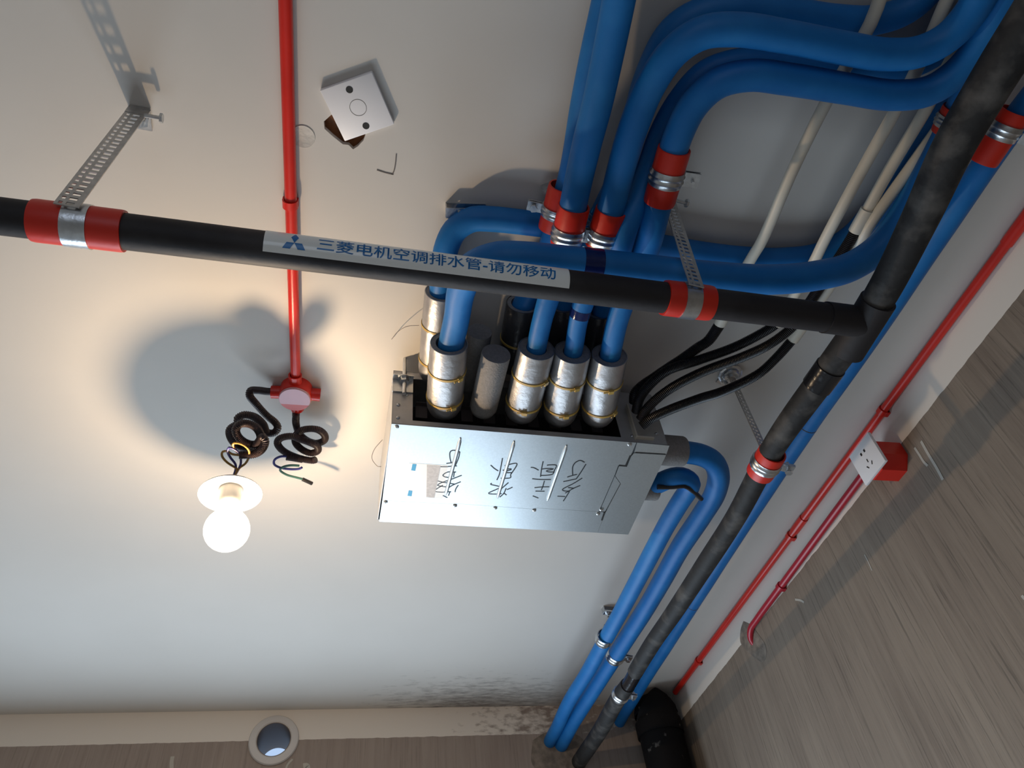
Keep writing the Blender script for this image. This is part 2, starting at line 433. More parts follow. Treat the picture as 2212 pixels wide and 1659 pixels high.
tag(obj('wall_left', bm, M['plainwall'], smooth=False), kind='structure')
bm = new(); prism(bm, [(X0, Y0, 0), (XW, Y0, 0), (XW, Y0, ZC), (X0, Y0, ZC)], (0, -0.2, 0), [[(-1.27, Y0, .88), (.27, Y0, .88), (.27, Y0, 2.12), (-1.27, Y0, 2.12)]])  # opening in this unseen wall is added for the front fill light
tag(obj('wall_front', bm, M['plainwall'], smooth=False), kind='structure')
bm = new(); prism(bm, [(X0 - .2, Y0 - .2, 0), (XW + .2, Y0 - .2, 0), (XW + .2, YW + .2, 0), (X0 - .2, YW + .2, 0)], (0, 0, -0.1))
tag(obj('floor', bm, M['floor'], smooth=False), kind='structure')
bm = new()
for x in (WX0, (WX0 + WX1) / 2, WX1):
    boxm(bm, (min(max(x, WX0 + .03), WX1 - .03), YW + .1, (WZ0 + WZ1) / 2), (1, 0, 0), (0, 1, 0), (0, 0, 1), .03, .03, (WZ1 - WZ0) / 2)
for z in (WZ0 + .03, WZ1 - .03):
    boxm(bm, ((WX0 + WX1) / 2, YW + .1, z), (1, 0, 0), (0, 1, 0), (0, 0, 1), (WX1 - WX0) / 2, .03, .03)
tag(obj('window_1', bm, M['frame'], smooth=False), kind='structure')

bm = new()
for x in (-1.24, -.5, .24): boxm(bm, (x, Y0 - .1, 1.5), (1, 0, 0), (0, 1, 0), (0, 0, 1), .03, .03, .62)
for z in (.91, 2.09): boxm(bm, (-.5, Y0 - .1, z), (1, 0, 0), (0, 1, 0), (0, 0, 1), .77, .03, .03)
tag(obj('added_window_frame', bm, M['frame'], smooth=False), kind='structure')  # unseen window frame, made up to go with the front fill light

# marks on the walls
for s, wd in (([(1.2250,1.0022,2.5591),(1.2250,1.0057,2.5247),(1.2250,1.0078,2.4887),(1.2250,1.0118,2.4555)], .007), ([(1.2250,1.0266,2.5615),(1.2250,1.0267,2.5405),(1.2250,1.0274,2.5191),(1.2250,1.0247,2.5059)], .006)):
    obj('paint_mark', ribbon(new(), s, (-1, 0, 0), wd, 0.0008), M['chalk'], wallr, label='pale stroke of paint beside the socket')
for s, wd in (([(1.2250,1.6561,2.5492),(1.2250,1.6343,2.5333),(1.2250,1.6242,2.5216)], .006), ([(1.2250,1.3276,2.4779),(1.2250,1.3281,2.4570),(1.2250,1.3302,2.4348)], .003), ([(1.2250,1.0107,2.1750),(1.2250,1.0107,2.1693),(1.2250,1.0085,2.1660)], .006)):
    obj('scrape', ribbon(new(), s, (-1, 0, 0), wd, 0.0008), M['chalk'], wallr, label='small pale scrape on the concrete')
for s, wd in (([(-0.5545,2.6800,2.5534),(-0.5536,2.6800,2.5374),(-0.5480,2.6800,2.5130)], .012), ([(-0.1696,2.6800,2.5337),(-0.1827,2.6800,2.5179),(-0.1870,2.6800,2.5049)], .007), ([(-0.1319,2.6800,2.5090),(-0.1214,2.6800,2.5102),(-0.1173,2.6800,2.4998)], .02)):
    obj('paint_flake', ribbon(new(), s, (0, -1, 0), wd, 0.001), M['chalk'], wallb, label='pale flake of paint under the vent')
def patch(cs, nrm, th, jitter=0.0):
    bm = new(); pts = resample(list(cs) + [cs[0]], 0.012)[:-1]
    prism(bm, pts, V(nrm) * th); return bm
pp = [(1.2250,1.9507,2.6461),(1.2250,1.9848,2.6326),(1.2250,2.0087,2.6039),(1.2250,1.9951,2.5748),(1.2250,1.9600,2.5296),(1.2250,1.9245,2.4970),(1.2250,1.8950,2.4998),(1.2250,1.8797,2.5259),(1.2250,1.8929,2.5674),(1.2250,1.9174,2.6149)]
obj('cement_patch', patch(pp, (-1, 0, 0), .0008), M['grease'], wallr, label='rough grey cement around the end of the lower red conduit')
pp = [(0.6705,2.6800,2.5739),(0.6636,2.6800,2.4867),(0.8246,2.6800,2.4431),(0.8663,2.6800,2.5043),(0.8611,2.6800,2.5758),(0.7978,2.6800,2.6039),(0.7265,2.6800,2.6021)]
obj('cement_patch', patch(pp, (0, -1, 0), .0008), M['grease'], wallb, label='grey cement around the two blue pipes')
# ---------------------------------------------------------------- vent sleeve
t = thing('vent_sleeve', 'round grey plastic vent sleeve through the back wall near the ceiling', 'vent', vc)
bm = new(); lathe(bm, vc, (0, -1, 0), [(0.0, .057), (0.0, .081), (.004, .083), (.010, .080), (.012, .074), (.012, .060), (.009, .0565)], 48, closed=True)
obj('flange', bm, M['sleevegrey'], t)
bm = new(); lathe(bm, vc, (0, -1, 0), [(-.21, .0575), (.009, .0575), (.009, .0545), (-.21, .0545)], 40, closed=True)
obj('liner', bm, M['liner'], t)

# ---------------------------------------------------------------- branch box (air-conditioning distributor)
BZ, BT = ZC - 0.185, ZC - 0.03
A, B_, C_, D_ = [V(p) for p in [(0.0447,0.9992,2.5150),(0.6116,1.0161,2.5150),(0.6161,1.3249,2.5150),(0.0395,1.3066,2.5150)]]
t = thing('branch_box', 'galvanised steel distributor box with handwritten names hung under the ceiling', 'equipment box', ((A + C_) / 2) + V((0, 0, BT - BZ)))
u = (B_ - A).normalized(); vv = ((D_ - A) - u * (D_ - A).dot(u)).normalized()
LU, LV, HB = (B_ - A).length, (D_ - A).length, BT - BZ
def bx(a, b, h): return A + u * a + vv * b + UP * h     # box coordinates: along front, towards back wall, up from the bottom face
def sheet(bm, a0, a1, b0, b1, h0, h1): boxm(bm, bx((a0 + a1) / 2, (b0 + b1) / 2, (h0 + h1) / 2), u, vv, UP, (a1 - a0) / 2, (b1 - b0) / 2, (h1 - h0) / 2)
op0, op1, oh0, oh1 = 0.040, LU - 0.100, 0.016, 0.135
# casing: back, sides, top, front flanges round the opening (opening faces the camera side)
bm = new()
T = 0.0015
sheet(bm, 0, T, 0.004, LV, .003, HB); sheet(bm, LU - T, LU, 0.004, LV, .003, HB)
sheet(bm, 0, LU, LV - T, LV, .003, HB); sheet(bm, 0, LU, 0.004, LV, HB - T, HB)
fr = lambda a, h: tuple(bx(a, 0.004, h))
prism(bm, [fr(0, .002), fr(LU, .002), fr(LU, HB), fr(0, HB)], vv * T, [[fr(op0, oh0), fr(op1, oh0), fr(op1, oh1), fr(op0, oh1)]])
casing = obj('casing', bm, M['sheetside'], t, smooth=False, label='grey sheet steel sides')
# dark inside with the row of pipe slots
bm = new()
sheet(bm, op0 - .01, op1 + .01, .10, .102, .004, HB - .004)
sheet(bm, op0 - .01, op1 + .01, .006, .102, .003, .005)
sheet(bm, op0 - .01, op0 - .009, .006, .10, .005, HB - .005); sheet(bm, op1 + .009, op1 + .01, .006, .10, .005, HB - .005)
obj('inner_tray', bm, M['dark'], t, smooth=False)
n_ = 9
for i in range(n_):
    a = op0 + (op1 - op0) * (i + .5) / n_
    for hh in (0.03, 0.098):
        bm = new(); prism(bm, [tuple(bx(a - .012, .057, hh - .022)), tuple(bx(a + .012, .057, hh - .022)), tuple(bx(a + .012, .057, hh + .012)), tuple(bx(a - .012, .057, hh + .012))], vv * -.002)
        boxm(bm, bx(a, .051, hh + .0125), u, vv, UP, .012, .006, .0012)
        obj('inner_rib', bm, M['rib'], t, smooth=False)
# bottom cover, terminal cover, lower strip: separate sheets with the gaps the photo shows
def BF(s): return s
cov = [(0.0447,0.9992,2.5150),(0.5382,1.0121,2.5150),(0.5386,1.0525,2.5150),(0.5382,1.0848,2.5150),(0.5205,1.0839,2.5150),(0.5219,1.1169,2.5150),(0.5210,1.2423,2.5150),(0.3779,1.2374,2.5150),(0.3682,1.2413,2.5150),(0.2070,1.2331,2.5150),(0.1871,1.2343,2.5150),(0.0845,1.2327,2.5150),(0.0418,1.2306,2.5150)]
bm = new(); prism(bm, cov, (0, 0, -.0016))
cover = obj('bottom_cover', bm, M['sheet'], t, smooth=False, label='bright bottom sheet with ribs and handwriting')
low = [(0.0418,1.2318,2.5150),(0.0846,1.2339,2.5150),(0.1873,1.2355,2.5150),(0.2072,1.2343,2.5150),(0.3685,1.2426,2.5150),(0.3782,1.2387,2.5150),(0.5219,1.2436,2.5150),(0.5347,1.2449,2.5150),(0.5384,1.2757,2.5150),(0.5396,1.3218,2.5150),(0.0395,1.3066,2.5150)]
bm = new(); prism(bm, low, (0, 0, -.0010))
obj('lower_strip', bm, M['sheet'], t, smooth=False)
ter = [(0.5403,1.0126,2.5150),(0.6116,1.0161,2.5150),(0.6140,1.0424,2.5150),(0.5437,1.0428,2.5150),(0.5402,1.0546,2.5150),(0.5413,1.0883,2.5150),(0.5234,1.0867,2.5150),(0.5248,1.1182,2.5150),(0.5441,1.1432,2.5150),(0.5373,1.2465,2.5150),(0.5387,1.2792,2.5150),(0.5392,1.3218,2.5150),(0.6161,1.3249,2.5150),(0.6116,1.0161,2.5150)]
bm = new()
prism(bm, [(0.5403,1.0126,2.5150),(0.6116,1.0161,2.5150),(0.6140,1.0424,2.5150),(0.5435,1.0421,2.5150)], (0, 0, -.0013))
prism(bm, [(0.5436,1.0442,2.5150),(0.6142,1.0446,2.5150),(0.6161,1.3249,2.5150),(0.5398,1.3218,2.5150),(0.5389,1.2757,2.5150),(0.5380,1.2447,2.5150),(0.5441,1.1432,2.5150),(0.5243,1.1182,2.5150),(0.5234,1.0867,2.5150),(0.5411,1.0876,2.5150),(0.5402,1.0546,2.5150)], (0, 0, -.0013))
prism(bm, [(0.5237,1.1198,2.5150),(0.5426,1.1433,2.5150),(0.5359,1.2431,2.5150),(0.5231,1.2422,2.5150)], (0, 0, -.0007))
obj('terminal_cover', bm, M['sheet'], t, smooth=False, label='plain sheet over the electrical end')
bm = new()
prism(bm, [(0.0405,1.3076,2.5158),(0.0448,1.0001,2.5158),(0.6121,1.0169,2.5158),(0.6161,1.3245,2.5158)], (0, 0, .001))
obj('base_sheet', bm, M['seam'], t, smooth=False)
for s, wd in (([(0.5378,1.0513,2.5132),(0.5372,1.0828,2.5132)], .0040), ([(0.5350,1.2434,2.5132),(0.5368,1.2734,2.5132)], .0040), ([(0.5449,1.0414,2.5132),(0.6123,1.0420,2.5132)], .0016), ([(0.5219,1.0829,2.5132),(0.5397,1.0843,2.5132)], .0022)):
    obj('slot', ribbon(new(), s, DOWN, wd, .0003), M['slot'], t, label='black slot between the sheets')
for s in ([(0.1800,1.0270,2.5134),(0.1717,1.2063,2.5134)], [(0.2874,1.0277,2.5134),(0.2837,1.2087,2.5134)], [(0.3959,1.0314,2.5134),(0.3947,1.2098,2.5134)]):
    obj('raised_rib', tube(new(), s, lambda q: .0040 if 0.02 < q < .98 else .0018, 12), M['sheet'], t)
for q in [(0.0548,1.0061,2.5134),(0.0489,1.2359,2.5134),(0.1968,1.2397,2.5134),(0.2854,1.2425,2.5134),(0.3731,1.2455,2.5134),(0.5251,1.2349,2.5134),(0.5218,1.2503,2.5134),(0.5258,1.0183,2.5134)]: screw(t, q, DOWN, .0044)
for q in ((.012, .055), (.012, .02), (.028, .085), (LU - .018, .035), (LU - .075, .022)): screw(t, bx(q[0], .004, q[1]), -vv, .0036)
# small sticker
st = obj('sticker', prism(new(), [(0.0873,1.1081,2.5133),(0.1657,1.1094,2.5133),(0.1672,1.2174,2.5133),(0.0877,1.2131,2.5133)], (0, 0, -.0002)), M['paper'], t, smooth=False, label='white paper sticker with pale blue and grey print')
for q in ([(0.0940,1.1102,2.5131),(0.1023,1.1103,2.5131),(0.1014,1.1311,2.5131),(0.0930,1.1303,2.5131)], [(0.0938,1.1940,2.5131),(0.1016,1.1950,2.5131),(0.1013,1.2135,2.5131),(0.0925,1.2125,2.5131)]):
    obj('blue_print', prism(new(), q, (0, 0, -.0002)), M['printblue'], st, smooth=False)
bm = new(); prism(bm, [(0.1228,1.1109,2.5131),(0.1509,1.1117,2.5131),(0.1494,1.2167,2.5131),(0.1325,1.2147,2.5131)], (0, 0, -.0002))
obj('grey_print', bm, M['print'], st, smooth=False)
# handwriting (living room, second bedroom, main bedroom, guest room) in black marker
strokes = []
for s in (
    [(0.1707,1.1006,2.5133),(0.1666,1.0860,2.5133),(0.1649,1.0691,2.5133),(0.1684,1.0644,2.5133),(0.1744,1.0639,2.5133),(0.1839,1.0676,2.5133)], [(0.1839,1.0676,2.5133),(0.1839,1.0847,2.5133),(0.1804,1.1103,2.5133)], [(0.1612,1.1042,2.5133),(0.1716,1.1017,2.5133),(0.1797,1.0988,2.5133)],
    [(0.1503,1.1149,2.5133),(0.1639,1.1139,2.5133),(0.1737,1.1118,2.5133),(0.1839,1.1103,2.5133)], [(0.1845,1.1295,2.5133),(0.1661,1.1314,2.5133),(0.1588,1.1415,2.5133),(0.1648,1.1464,2.5133),(0.1775,1.1480,2.5133)], [(0.1810,1.1298,2.5133),(0.1815,1.1459,2.5133)],
    [(0.1974,1.1388,2.5133),(0.1752,1.1548,2.5133),(0.1577,1.1657,2.5133),(0.1516,1.1741,2.5133),(0.1606,1.1766,2.5133),(0.1727,1.1789,2.5133)], [(0.1464,1.1586,2.5133),(0.1613,1.1631,2.5133),(0.1863,1.1681,2.5133)], [(0.1982,1.1593,2.5133),(0.1808,1.1740,2.5133),(0.1717,1.1871,2.5133)],
    [(0.1625,1.1728,2.5133),(0.1520,1.1846,2.5133),(0.1467,1.1931,2.5133),(0.1613,1.1959,2.5133),(0.1824,1.1933,2.5133)], [(0.1800,1.1934,2.5133),(0.1785,1.2068,2.5133)], [(0.1946,1.1706,2.5133),(0.1909,1.1846,2.5133),(0.1909,1.1940,2.5133)], [(0.1665,1.2069,2.5133),(0.1770,1.2139,2.5133)],
    [(0.2728,1.0797,2.5133),(0.2741,1.1070,2.5133),(0.2750,1.1309,2.5133),(0.2729,1.1487,2.5133)], [(0.2522,1.1027,2.5133),(0.2617,1.1127,2.5133),(0.2707,1.1198,2.5133)], [(0.2811,1.1024,2.5133),(0.3049,1.0936,2.5133),(0.3011,1.1206,2.5133),(0.2987,1.1292,2.5133),(0.3001,1.1395,2.5133),(0.2799,1.1427,2.5133)],
    [(0.2798,1.1173,2.5133),(0.2924,1.1116,2.5133),(0.2980,1.1124,2.5133),(0.2875,1.1204,2.5133),(0.2880,1.1233,2.5133),(0.3007,1.1230,2.5133)], [(0.2639,1.1598,2.5133),(0.2613,1.1631,2.5133),(0.2829,1.1716,2.5133),(0.2622,1.1938,2.5133),(0.2780,1.1953,2.5133),(0.2906,1.1926,2.5133)], [(0.2987,1.1556,2.5133),(0.2846,1.1815,2.5133)],
    [(0.2972,1.1744,2.5133),(0.2948,1.1930,2.5133),(0.2887,1.2049,2.5133)], [(0.2951,1.1904,2.5133),(0.3021,1.1970,2.5133)], [(0.2997,1.1793,2.5133),(0.3102,1.1698,2.5133)],
    [(0.3583,1.0832,2.5133),(0.3599,1.1056,2.5133),(0.3631,1.1320,2.5133)], [(0.3362,1.1037,2.5133),(0.3419,1.1039,2.5133),(0.3547,1.1113,2.5133)], [(0.3688,1.0948,2.5133),(0.3733,1.0933,2.5133),(0.3886,1.0933,2.5133),(0.3882,1.1095,2.5133),(0.3869,1.1218,2.5133),(0.3757,1.1262,2.5133),(0.3630,1.1277,2.5133)],
    [(0.3611,1.1073,2.5133),(0.3710,1.1048,2.5133),(0.3857,1.1055,2.5133),(0.3710,1.1120,2.5133),(0.3773,1.1152,2.5133),(0.3890,1.1149,2.5133)], [(0.3467,1.1393,2.5133),(0.3625,1.1407,2.5133),(0.3873,1.1396,2.5133)], [(0.3743,1.1442,2.5133),(0.3748,1.1636,2.5133),(0.3740,1.1751,2.5133)],
    [(0.3577,1.1685,2.5133),(0.3734,1.1649,2.5133),(0.3892,1.1633,2.5133)], [(0.3621,1.1797,2.5133),(0.3823,1.1790,2.5133)], [(0.3596,1.1959,2.5133),(0.3736,1.2028,2.5133)],
    [(0.4460,1.0796,2.5133),(0.4349,1.0745,2.5133),(0.4270,1.0816,2.5133),(0.4243,1.0937,2.5133),(0.4270,1.1080,2.5133),(0.4308,1.1218,2.5133)], [(0.4206,1.1292,2.5133),(0.4307,1.1230,2.5133),(0.4395,1.1187,2.5133)], [(0.4503,1.0852,2.5133),(0.4459,1.1115,2.5133),(0.4415,1.1334,2.5133)], [(0.4415,1.1334,2.5133),(0.4156,1.1445,2.5133)],
    [(0.4536,1.1300,2.5133),(0.4388,1.1492,2.5133),(0.4208,1.1682,2.5133),(0.4200,1.1720,2.5133),(0.4249,1.1749,2.5133),(0.4358,1.1749,2.5133)], [(0.4556,1.1544,2.5133),(0.4428,1.1654,2.5133),(0.4288,1.1824,2.5133)], [(0.4304,1.1631,2.5133),(0.4443,1.1647,2.5133)],
    [(0.4368,1.1754,2.5133),(0.4338,1.1945,2.5133),(0.4310,1.2098,2.5133)], [(0.4141,1.1937,2.5133),(0.4319,1.1939,2.5133)]): strokes.append(s)
for i0, i1, lb in ((0, 13, 'handwritten room name nearest the sticker'), (13, 22, 'second handwritten room name from the sticker'), (22, 31, 'third handwritten room name from the sticker'), (31, 40, 'handwritten room name furthest from the sticker')):
    bm = new()
    for s in strokes[i0:i1]: ribbon(bm, s, DOWN, .0025, .0003)
    tag(obj('handwriting', bm, M['ink'], t, label=lb), kind=None)
# cable inlet: beige partition edge, inlet plate
bm = new(); sheet(bm, LU - .072, LU - .069, -.008, .004, .012, .105)
sheet(bm, LU - .069, LU - .030, -.003, .004, .014, .018)
obj('inlet_edge', bm, M['pvc'], t, smooth=False, label='pale edge beside the cable inlet')
# hanging ear with its rod and nut at the left end
bm = new(); sheet(bm, -.001, .040, -.012, .012, HB - .03, HB - .027); sheet(bm, -.001, .04, .0, .003, HB - .065, HB - .027)
obj('hanging_ear', bm, M['zinc'], t, smooth=False)
bm = new(); hr = bx(.022, -.004, HB - .03)
tube(bm, [hr - UP * .045, hr + UP * .062], .0042, 12)
lathe(bm, hr - UP * .012, UP, [(0, 0), (0, .0095), (.009, .0095), (.009, 0)], 6)
lathe(bm, hr - UP * .003, UP, [(0, 0), (0, .013), (.002, .013), (.002, 0)], 20)
obj('hanging_rod', bm, M['zinc'], t)

# ---------------------------------------------------------------- insulation sleeves and capped stubs on the box
def sleeve(label, p0, p1, r, rp, foil='foil', ties=(0.27, 0.66), group='insulation sleeves on the box', taper=True):
    p0, p1 = V(p0), V(p1); ax = (p1 - p0).normalized(); Ln = (p1 - p0).length
    t = thing('insulation_sleeve', label, 'pipe insulation', p0, group)
    bm = new()
    prof = ([(0, 0), (0, r * .36), (.005, r * .64), (.012, r * .82), (.022, r * .94), (.036, r * .99)] if taper else [(0, r)]) + [(Ln * .5, r * 1.0), (Ln - .002, r * .985), (Ln, r * .97), (Ln, r * .93), (Ln - .012, r * .93)]
    lathe(bm, p0, ax, prof, 36); obj('foil_wrap', bm, M[foil], t)
    bm = new(); lathe(bm, p1, ax, [(-.03, r * .92), (-.0012, r * .925), (-.0006, rp + .002), (-.02, rp + .001)], 32); obj('foam_core', bm, M['foam'], t, label='grey foam end ring')
    for q in ties:
        bm = new(); o = p0 + ax * (Ln * q); ring(bm, o, ax, r * .985, .0045, .0018, 36)
        side = ax.cross(DOWN).normalized()
        ang = rnd.uniform(-0.9, 0.6); d = (DOWN * math.cos(ang) - side * math.sin(ang)).normalized()
        boxm(bm, o + d * (r + .002), ax, d.cross(ax), d, .0036, .005, .0035)
        boxm(bm, o + d * (r + .003) + d.cross(ax) * .009, ax, d.cross(ax), d, .0015, .006, .0007)
        obj('cable_tie', bm, M['tie'], t)
    return t
RS = .0355
sl = [(0.1471,1.0202,2.5700),(0.1355,0.8370,2.5700),(0.3019,1.0187,2.5700),(0.2987,0.8322,2.5700),(0.3834,1.0212,2.5700),(0.3691,0.8341,2.5700),(0.4636,1.0157,2.5700),(0.4425,0.8347,2.5700)]
names = ('silver sleeve at the left end of the front row', 'silver sleeve right of the short grey capped stub', 'silver sleeve second from the right in the front row', 'silver sleeve at the right end of the front row, by the black hoses')
for i in range(4): sleeve(names[i], sl[2 * i], sl[2 * i + 1], RS, (.0225, .0175, .0165, .019)[i])
su = [(0.1266,1.0073,2.6550),(0.1187,0.7851,2.6550),(0.2839,0.9660,2.6550),(0.2748,0.7942,2.6550),(0.3759,0.9570,2.6550),(0.3505,0.7856,2.6550),(0.4495,0.9497,2.6550),(0.4281,0.7936,2.6550)]
sleeve('silver sleeve behind the left front one, close to the ceiling', su[0], su[1], .033, .022)
sleeve('dark wrapped sleeve against the ceiling behind the third front one', su[2], su[3], .033, .021, 'blackfoil', (.5,))
sleeve('dark wrapped sleeve deep behind the second from right', su[4], su[5], .031, .020, 'blackfoil', ())
sleeve('dark wrapped sleeve deep behind the right end one', su[6], su[7], .031, .020, 'blackfoil', ())
for lab, q, r in (('short grey foam cap on an unused front outlet', [(0.2234,1.0109,2.5700),(0.2259,0.8534,2.5700)], .0275), ('grey foam cap on an unused upper outlet behind the short one', [(0.2015,1.0106,2.6380),(0.1994,0.8579,2.6380)], .0245)):
    p0, p1 = V(q[0]), V(q[1]); ax = (p1 - p0).normalized(); Ln = (p1 - p0).length
    bm = new(); lathe(bm, p0, ax, [(0, 0), (0, r * .55), (.006, r * .85), (.018, r), (Ln - .002, r), (Ln, r * .985), (Ln, 0)], 32)
    tag(obj('stub_insulation', bm, M['foam'], loc=p0), lab, 'pipe cap', 'foam caps on unused outlets')

# ---------------------------------------------------------------- blue refrigerant pipes
def grow(a, b, q0, q1):
    return lambda q: a + (b - a) * min(1, max(0, (q - q0) / (q1 - q0)))
def blue(label, pts, r, tapes=(), seams=(), group='blue insulated pipes'):
    p = [V(q) for q in pts]
    t = thing('insulated_pipe', label, 'pipe', p[0], group)
    p_all, r_all = p, r
    if p[-1].y < .25 or p[0].y < .25:            # runs on out of view towards the front wall
        if p[-1].y < .25: p_all = p + [V((p[-1].x, -.35, p[-1].z)), V((p[-1].x, -2.15, p[-1].z))]
        else: p_all = [V((p[0].x, -2.15, p[0].z)), V((p[0].x, -.3, p[0].z))] + p
        if callable(r):
            f = sum((b - a).length for a, b in zip(p, p[1:])) / sum((b - a).length for a, b in zip(p_all, p_all[1:]))
            r_all = lambda q: r(min(1, q / f))
    bm = new(); tube(bm, p_all, r_all, 24, .010, wob=.010); obj('insulation', bm, M['blue'], t)
    Q = resample(p, .004)
    for q, wd in tapes:
        i = min(range(len(Q)), key=lambda j: (Q[j] - V(q)).length); k = max(2, int(wd / .004))
        bm = new(); tube(bm, Q[max(0, i - k):i + k + 1], (r(i / len(Q)) if callable(r) else r) * 1.035, 28, .006); obj('tape_band', bm, M['bluetape'], t, label='dark shiny tape band')
    for q in seams:
        i = min(len(Q) - 3, max(2, int(q * (len(Q) - 1))))
        bm = new(); ring(bm, Q[i], (Q[i + 1] - Q[i - 1]), r * .97, .0022, r * .036, 28); obj('joint', bm, M['dark'], t)
    return t
blue('blue pipe from the left front sleeve, turning right under the others', [(0.1384,0.8749,2.5700),(0.1397,0.8300,2.5700),(0.1417,0.7749,2.5680),(0.1395,0.7034,2.5520),(0.1476,0.6441,2.5280),(0.1795,0.6135,2.5170),(0.2153,0.6061,2.5150),(0.3062,0.6047,2.5150),(0.4322,0.6047,2.5150),(0.5548,0.6040,2.5150),(0.6488,0.6010,2.5200),(0.7388,0.5931,2.5350),(0.8120,0.5777,2.5550),(0.8612,0.5415,2.5750),(0.8834,0.4741,2.5900),(0.8837,0.3931,2.5950),(0.8758,0.3108,2.5950),(0.8637,0.2179,2.5950),(0.8475,0.1328,2.5950)], grow(.0232, .026, .08, .16), tapes=(((0.3364,0.6046,2.5150), .018),))
blue('blue pipe along the ceiling from the rear left sleeve, behind the pipe crossing', [(0.1215,0.8391,2.6550),(0.1182,0.7958,2.6550),(0.1147,0.7360,2.6580),(0.1169,0.6910,2.6650),(0.1291,0.6611,2.6730),(0.1550,0.6394,2.6750),(0.1872,0.6344,2.6750),(0.2287,0.6337,2.6750),(0.3487,0.6363,2.6750),(0.4855,0.6485,2.6750),(0.5916,0.6557,2.6750),(0.6754,0.6558,2.6750),(0.7597,0.6487,2.6750),(0.8273,0.6275,2.6730),(0.8697,0.5802,2.6700),(0.8877,0.5094,2.6700),(0.8945,0.4268,2.6700),(0.8923,0.3241,2.6700),(0.8826,0.2331,2.6700),(0.8614,0.1562,2.6700)], .0225)
blue('blue pipe running straight up from the third front sleeve into a red collar', [(0.3006,0.8584,2.5700),(0.2980,0.8244,2.5700),(0.2960,0.7609,2.5720),(0.3009,0.6899,2.5800),(0.3039,0.6081,2.5850),(0.2993,0.5153,2.5850),(0.2967,0.4373,2.5850),(0.2964,0.3740,2.5850),(0.2930,0.3018,2.5850),(0.2888,0.2368,2.5850),(0.2858,0.1983,2.5850)], grow(.0182, .0225, .15, .35))
blue('blue pipe half hidden to the left of the straight front one', [(0.2744,0.8108,2.6550),(0.2792,0.7736,2.6500),(0.2900,0.6994,2.6350),(0.2956,0.6198,2.6320),(0.2972,0.5702,2.6320),(0.2984,0.5076,2.6340),(0.2916,0.3989,2.6380),(0.2886,0.3177,2.6400),(0.2872,0.2520,2.6400),(0.2851,0.2114,2.6400)], .0215)
blue('blue pipe from the second right sleeve bending across the top', [(0.3714,0.8548,2.5700),(0.3690,0.8227,2.5700),(0.3619,0.7536,2.5720),(0.3655,0.6823,2.5800),(0.3631,0.5872,2.5850),(0.3632,0.5225,2.5850),(0.3604,0.4549,2.5850),(0.3606,0.3991,2.5850),(0.3668,0.3392,2.5850),(0.3850,0.2890,2.5850),(0.4158,0.2594,2.5850),(0.4631,0.2472,2.5850),(0.5372,0.2450,2.5850),(0.6345,0.2464,2.5850),(0.6958,0.2454,2.5850),(0.7462,0.2338,2.5850),(0.7768,0.2098,2.5850),(0.7899,0.1784,2.5850),(0.7918,0.1333,2.5850)], grow(.0172, .0225, .08, .2), tapes=(((0.3617,0.7415,2.5740), .010),))
blue('dark blue pipe arching outermost across the top against the ceiling', [(0.3561,0.8130,2.6550),(0.3514,0.7653,2.6500),(0.3504,0.6709,2.6330),(0.3617,0.6108,2.6310),(0.3709,0.5711,2.6350),(0.3843,0.5208,2.6500),(0.3875,0.4513,2.6600),(0.3875,0.3487,2.6650),(0.4030,0.2861,2.6680),(0.4396,0.2537,2.6700),(0.4963,0.2384,2.6700),(0.5704,0.2325,2.6700),(0.6450,0.2305,2.6700),(0.7073,0.2221,2.6700),(0.7532,0.1991,2.6700),(0.7727,0.1672,2.6700),(0.7775,0.1386,2.6700)], .0215)
blue('blue pipe from the right end sleeve bending lowest across the top', [(0.4457,0.8556,2.5700),(0.4420,0.8231,2.5700),(0.4351,0.7509,2.5720),(0.4388,0.6837,2.5800),(0.4472,0.6086,2.5850),(0.4409,0.5291,2.5850),(0.4357,0.4601,2.5850),(0.4336,0.3995,2.5850),(0.4413,0.3555,2.5850),(0.4648,0.3213,2.5850),(0.5086,0.3034,2.5850),(0.5664,0.3001,2.5850),(0.6652,0.2997,2.5850),(0.7428,0.2980,2.5850),(0.7970,0.2822,2.5850),(0.8256,0.2470,2.5850),(0.8342,0.2028,2.5850),(0.8304,0.1448,2.5850)], grow(.0196, .0225, .1, .25))
blue('dark blue pipe tucked above the lowest bend', [(0.4358,0.8215,2.6550),(0.4275,0.7547,2.6400),(0.4099,0.6711,2.6000),(0.3949,0.6009,2.5700),(0.3983,0.5559,2.5800),(0.4112,0.5272,2.6050),(0.4217,0.4805,2.6300),(0.4280,0.4248,2.6400),(0.4423,0.3724,2.6450),(0.4712,0.3343,2.6600),(0.5142,0.3121,2.6650),(0.5696,0.3030,2.6670),(0.6402,0.2997,2.6680),(0.7182,0.2930,2.6680),(0.7939,0.2801,2.6680),(0.8395,0.2461,2.6680),(0.8558,0.2023,2.6680),(0.8526,0.1571,2.6680)], .0195)
blue('large blue main pipe curving from the right end of the box to the back wall', [tuple(bx(LU - .01, .075, .058)), tuple(bx(LU + .03, .076, .058))] + [(0.7074,1.1025,2.5780),(0.7351,1.1048,2.5750),(0.7684,1.1208,2.5720),(0.7976,1.1616,2.5700),(0.8154,1.2298,2.5700),(0.8147,1.3143,2.5700),(0.8072,1.4450,2.5700),(0.8106,1.5827,2.5720),(0.8128,1.7346,2.5740),(0.8092,1.9986,2.5800),(0.7971,2.2959,2.5780),(0.7821,2.4961,2.5670),(0.7774,2.6458,2.5580),(0.7767,2.7204,2.5540)], .0252)
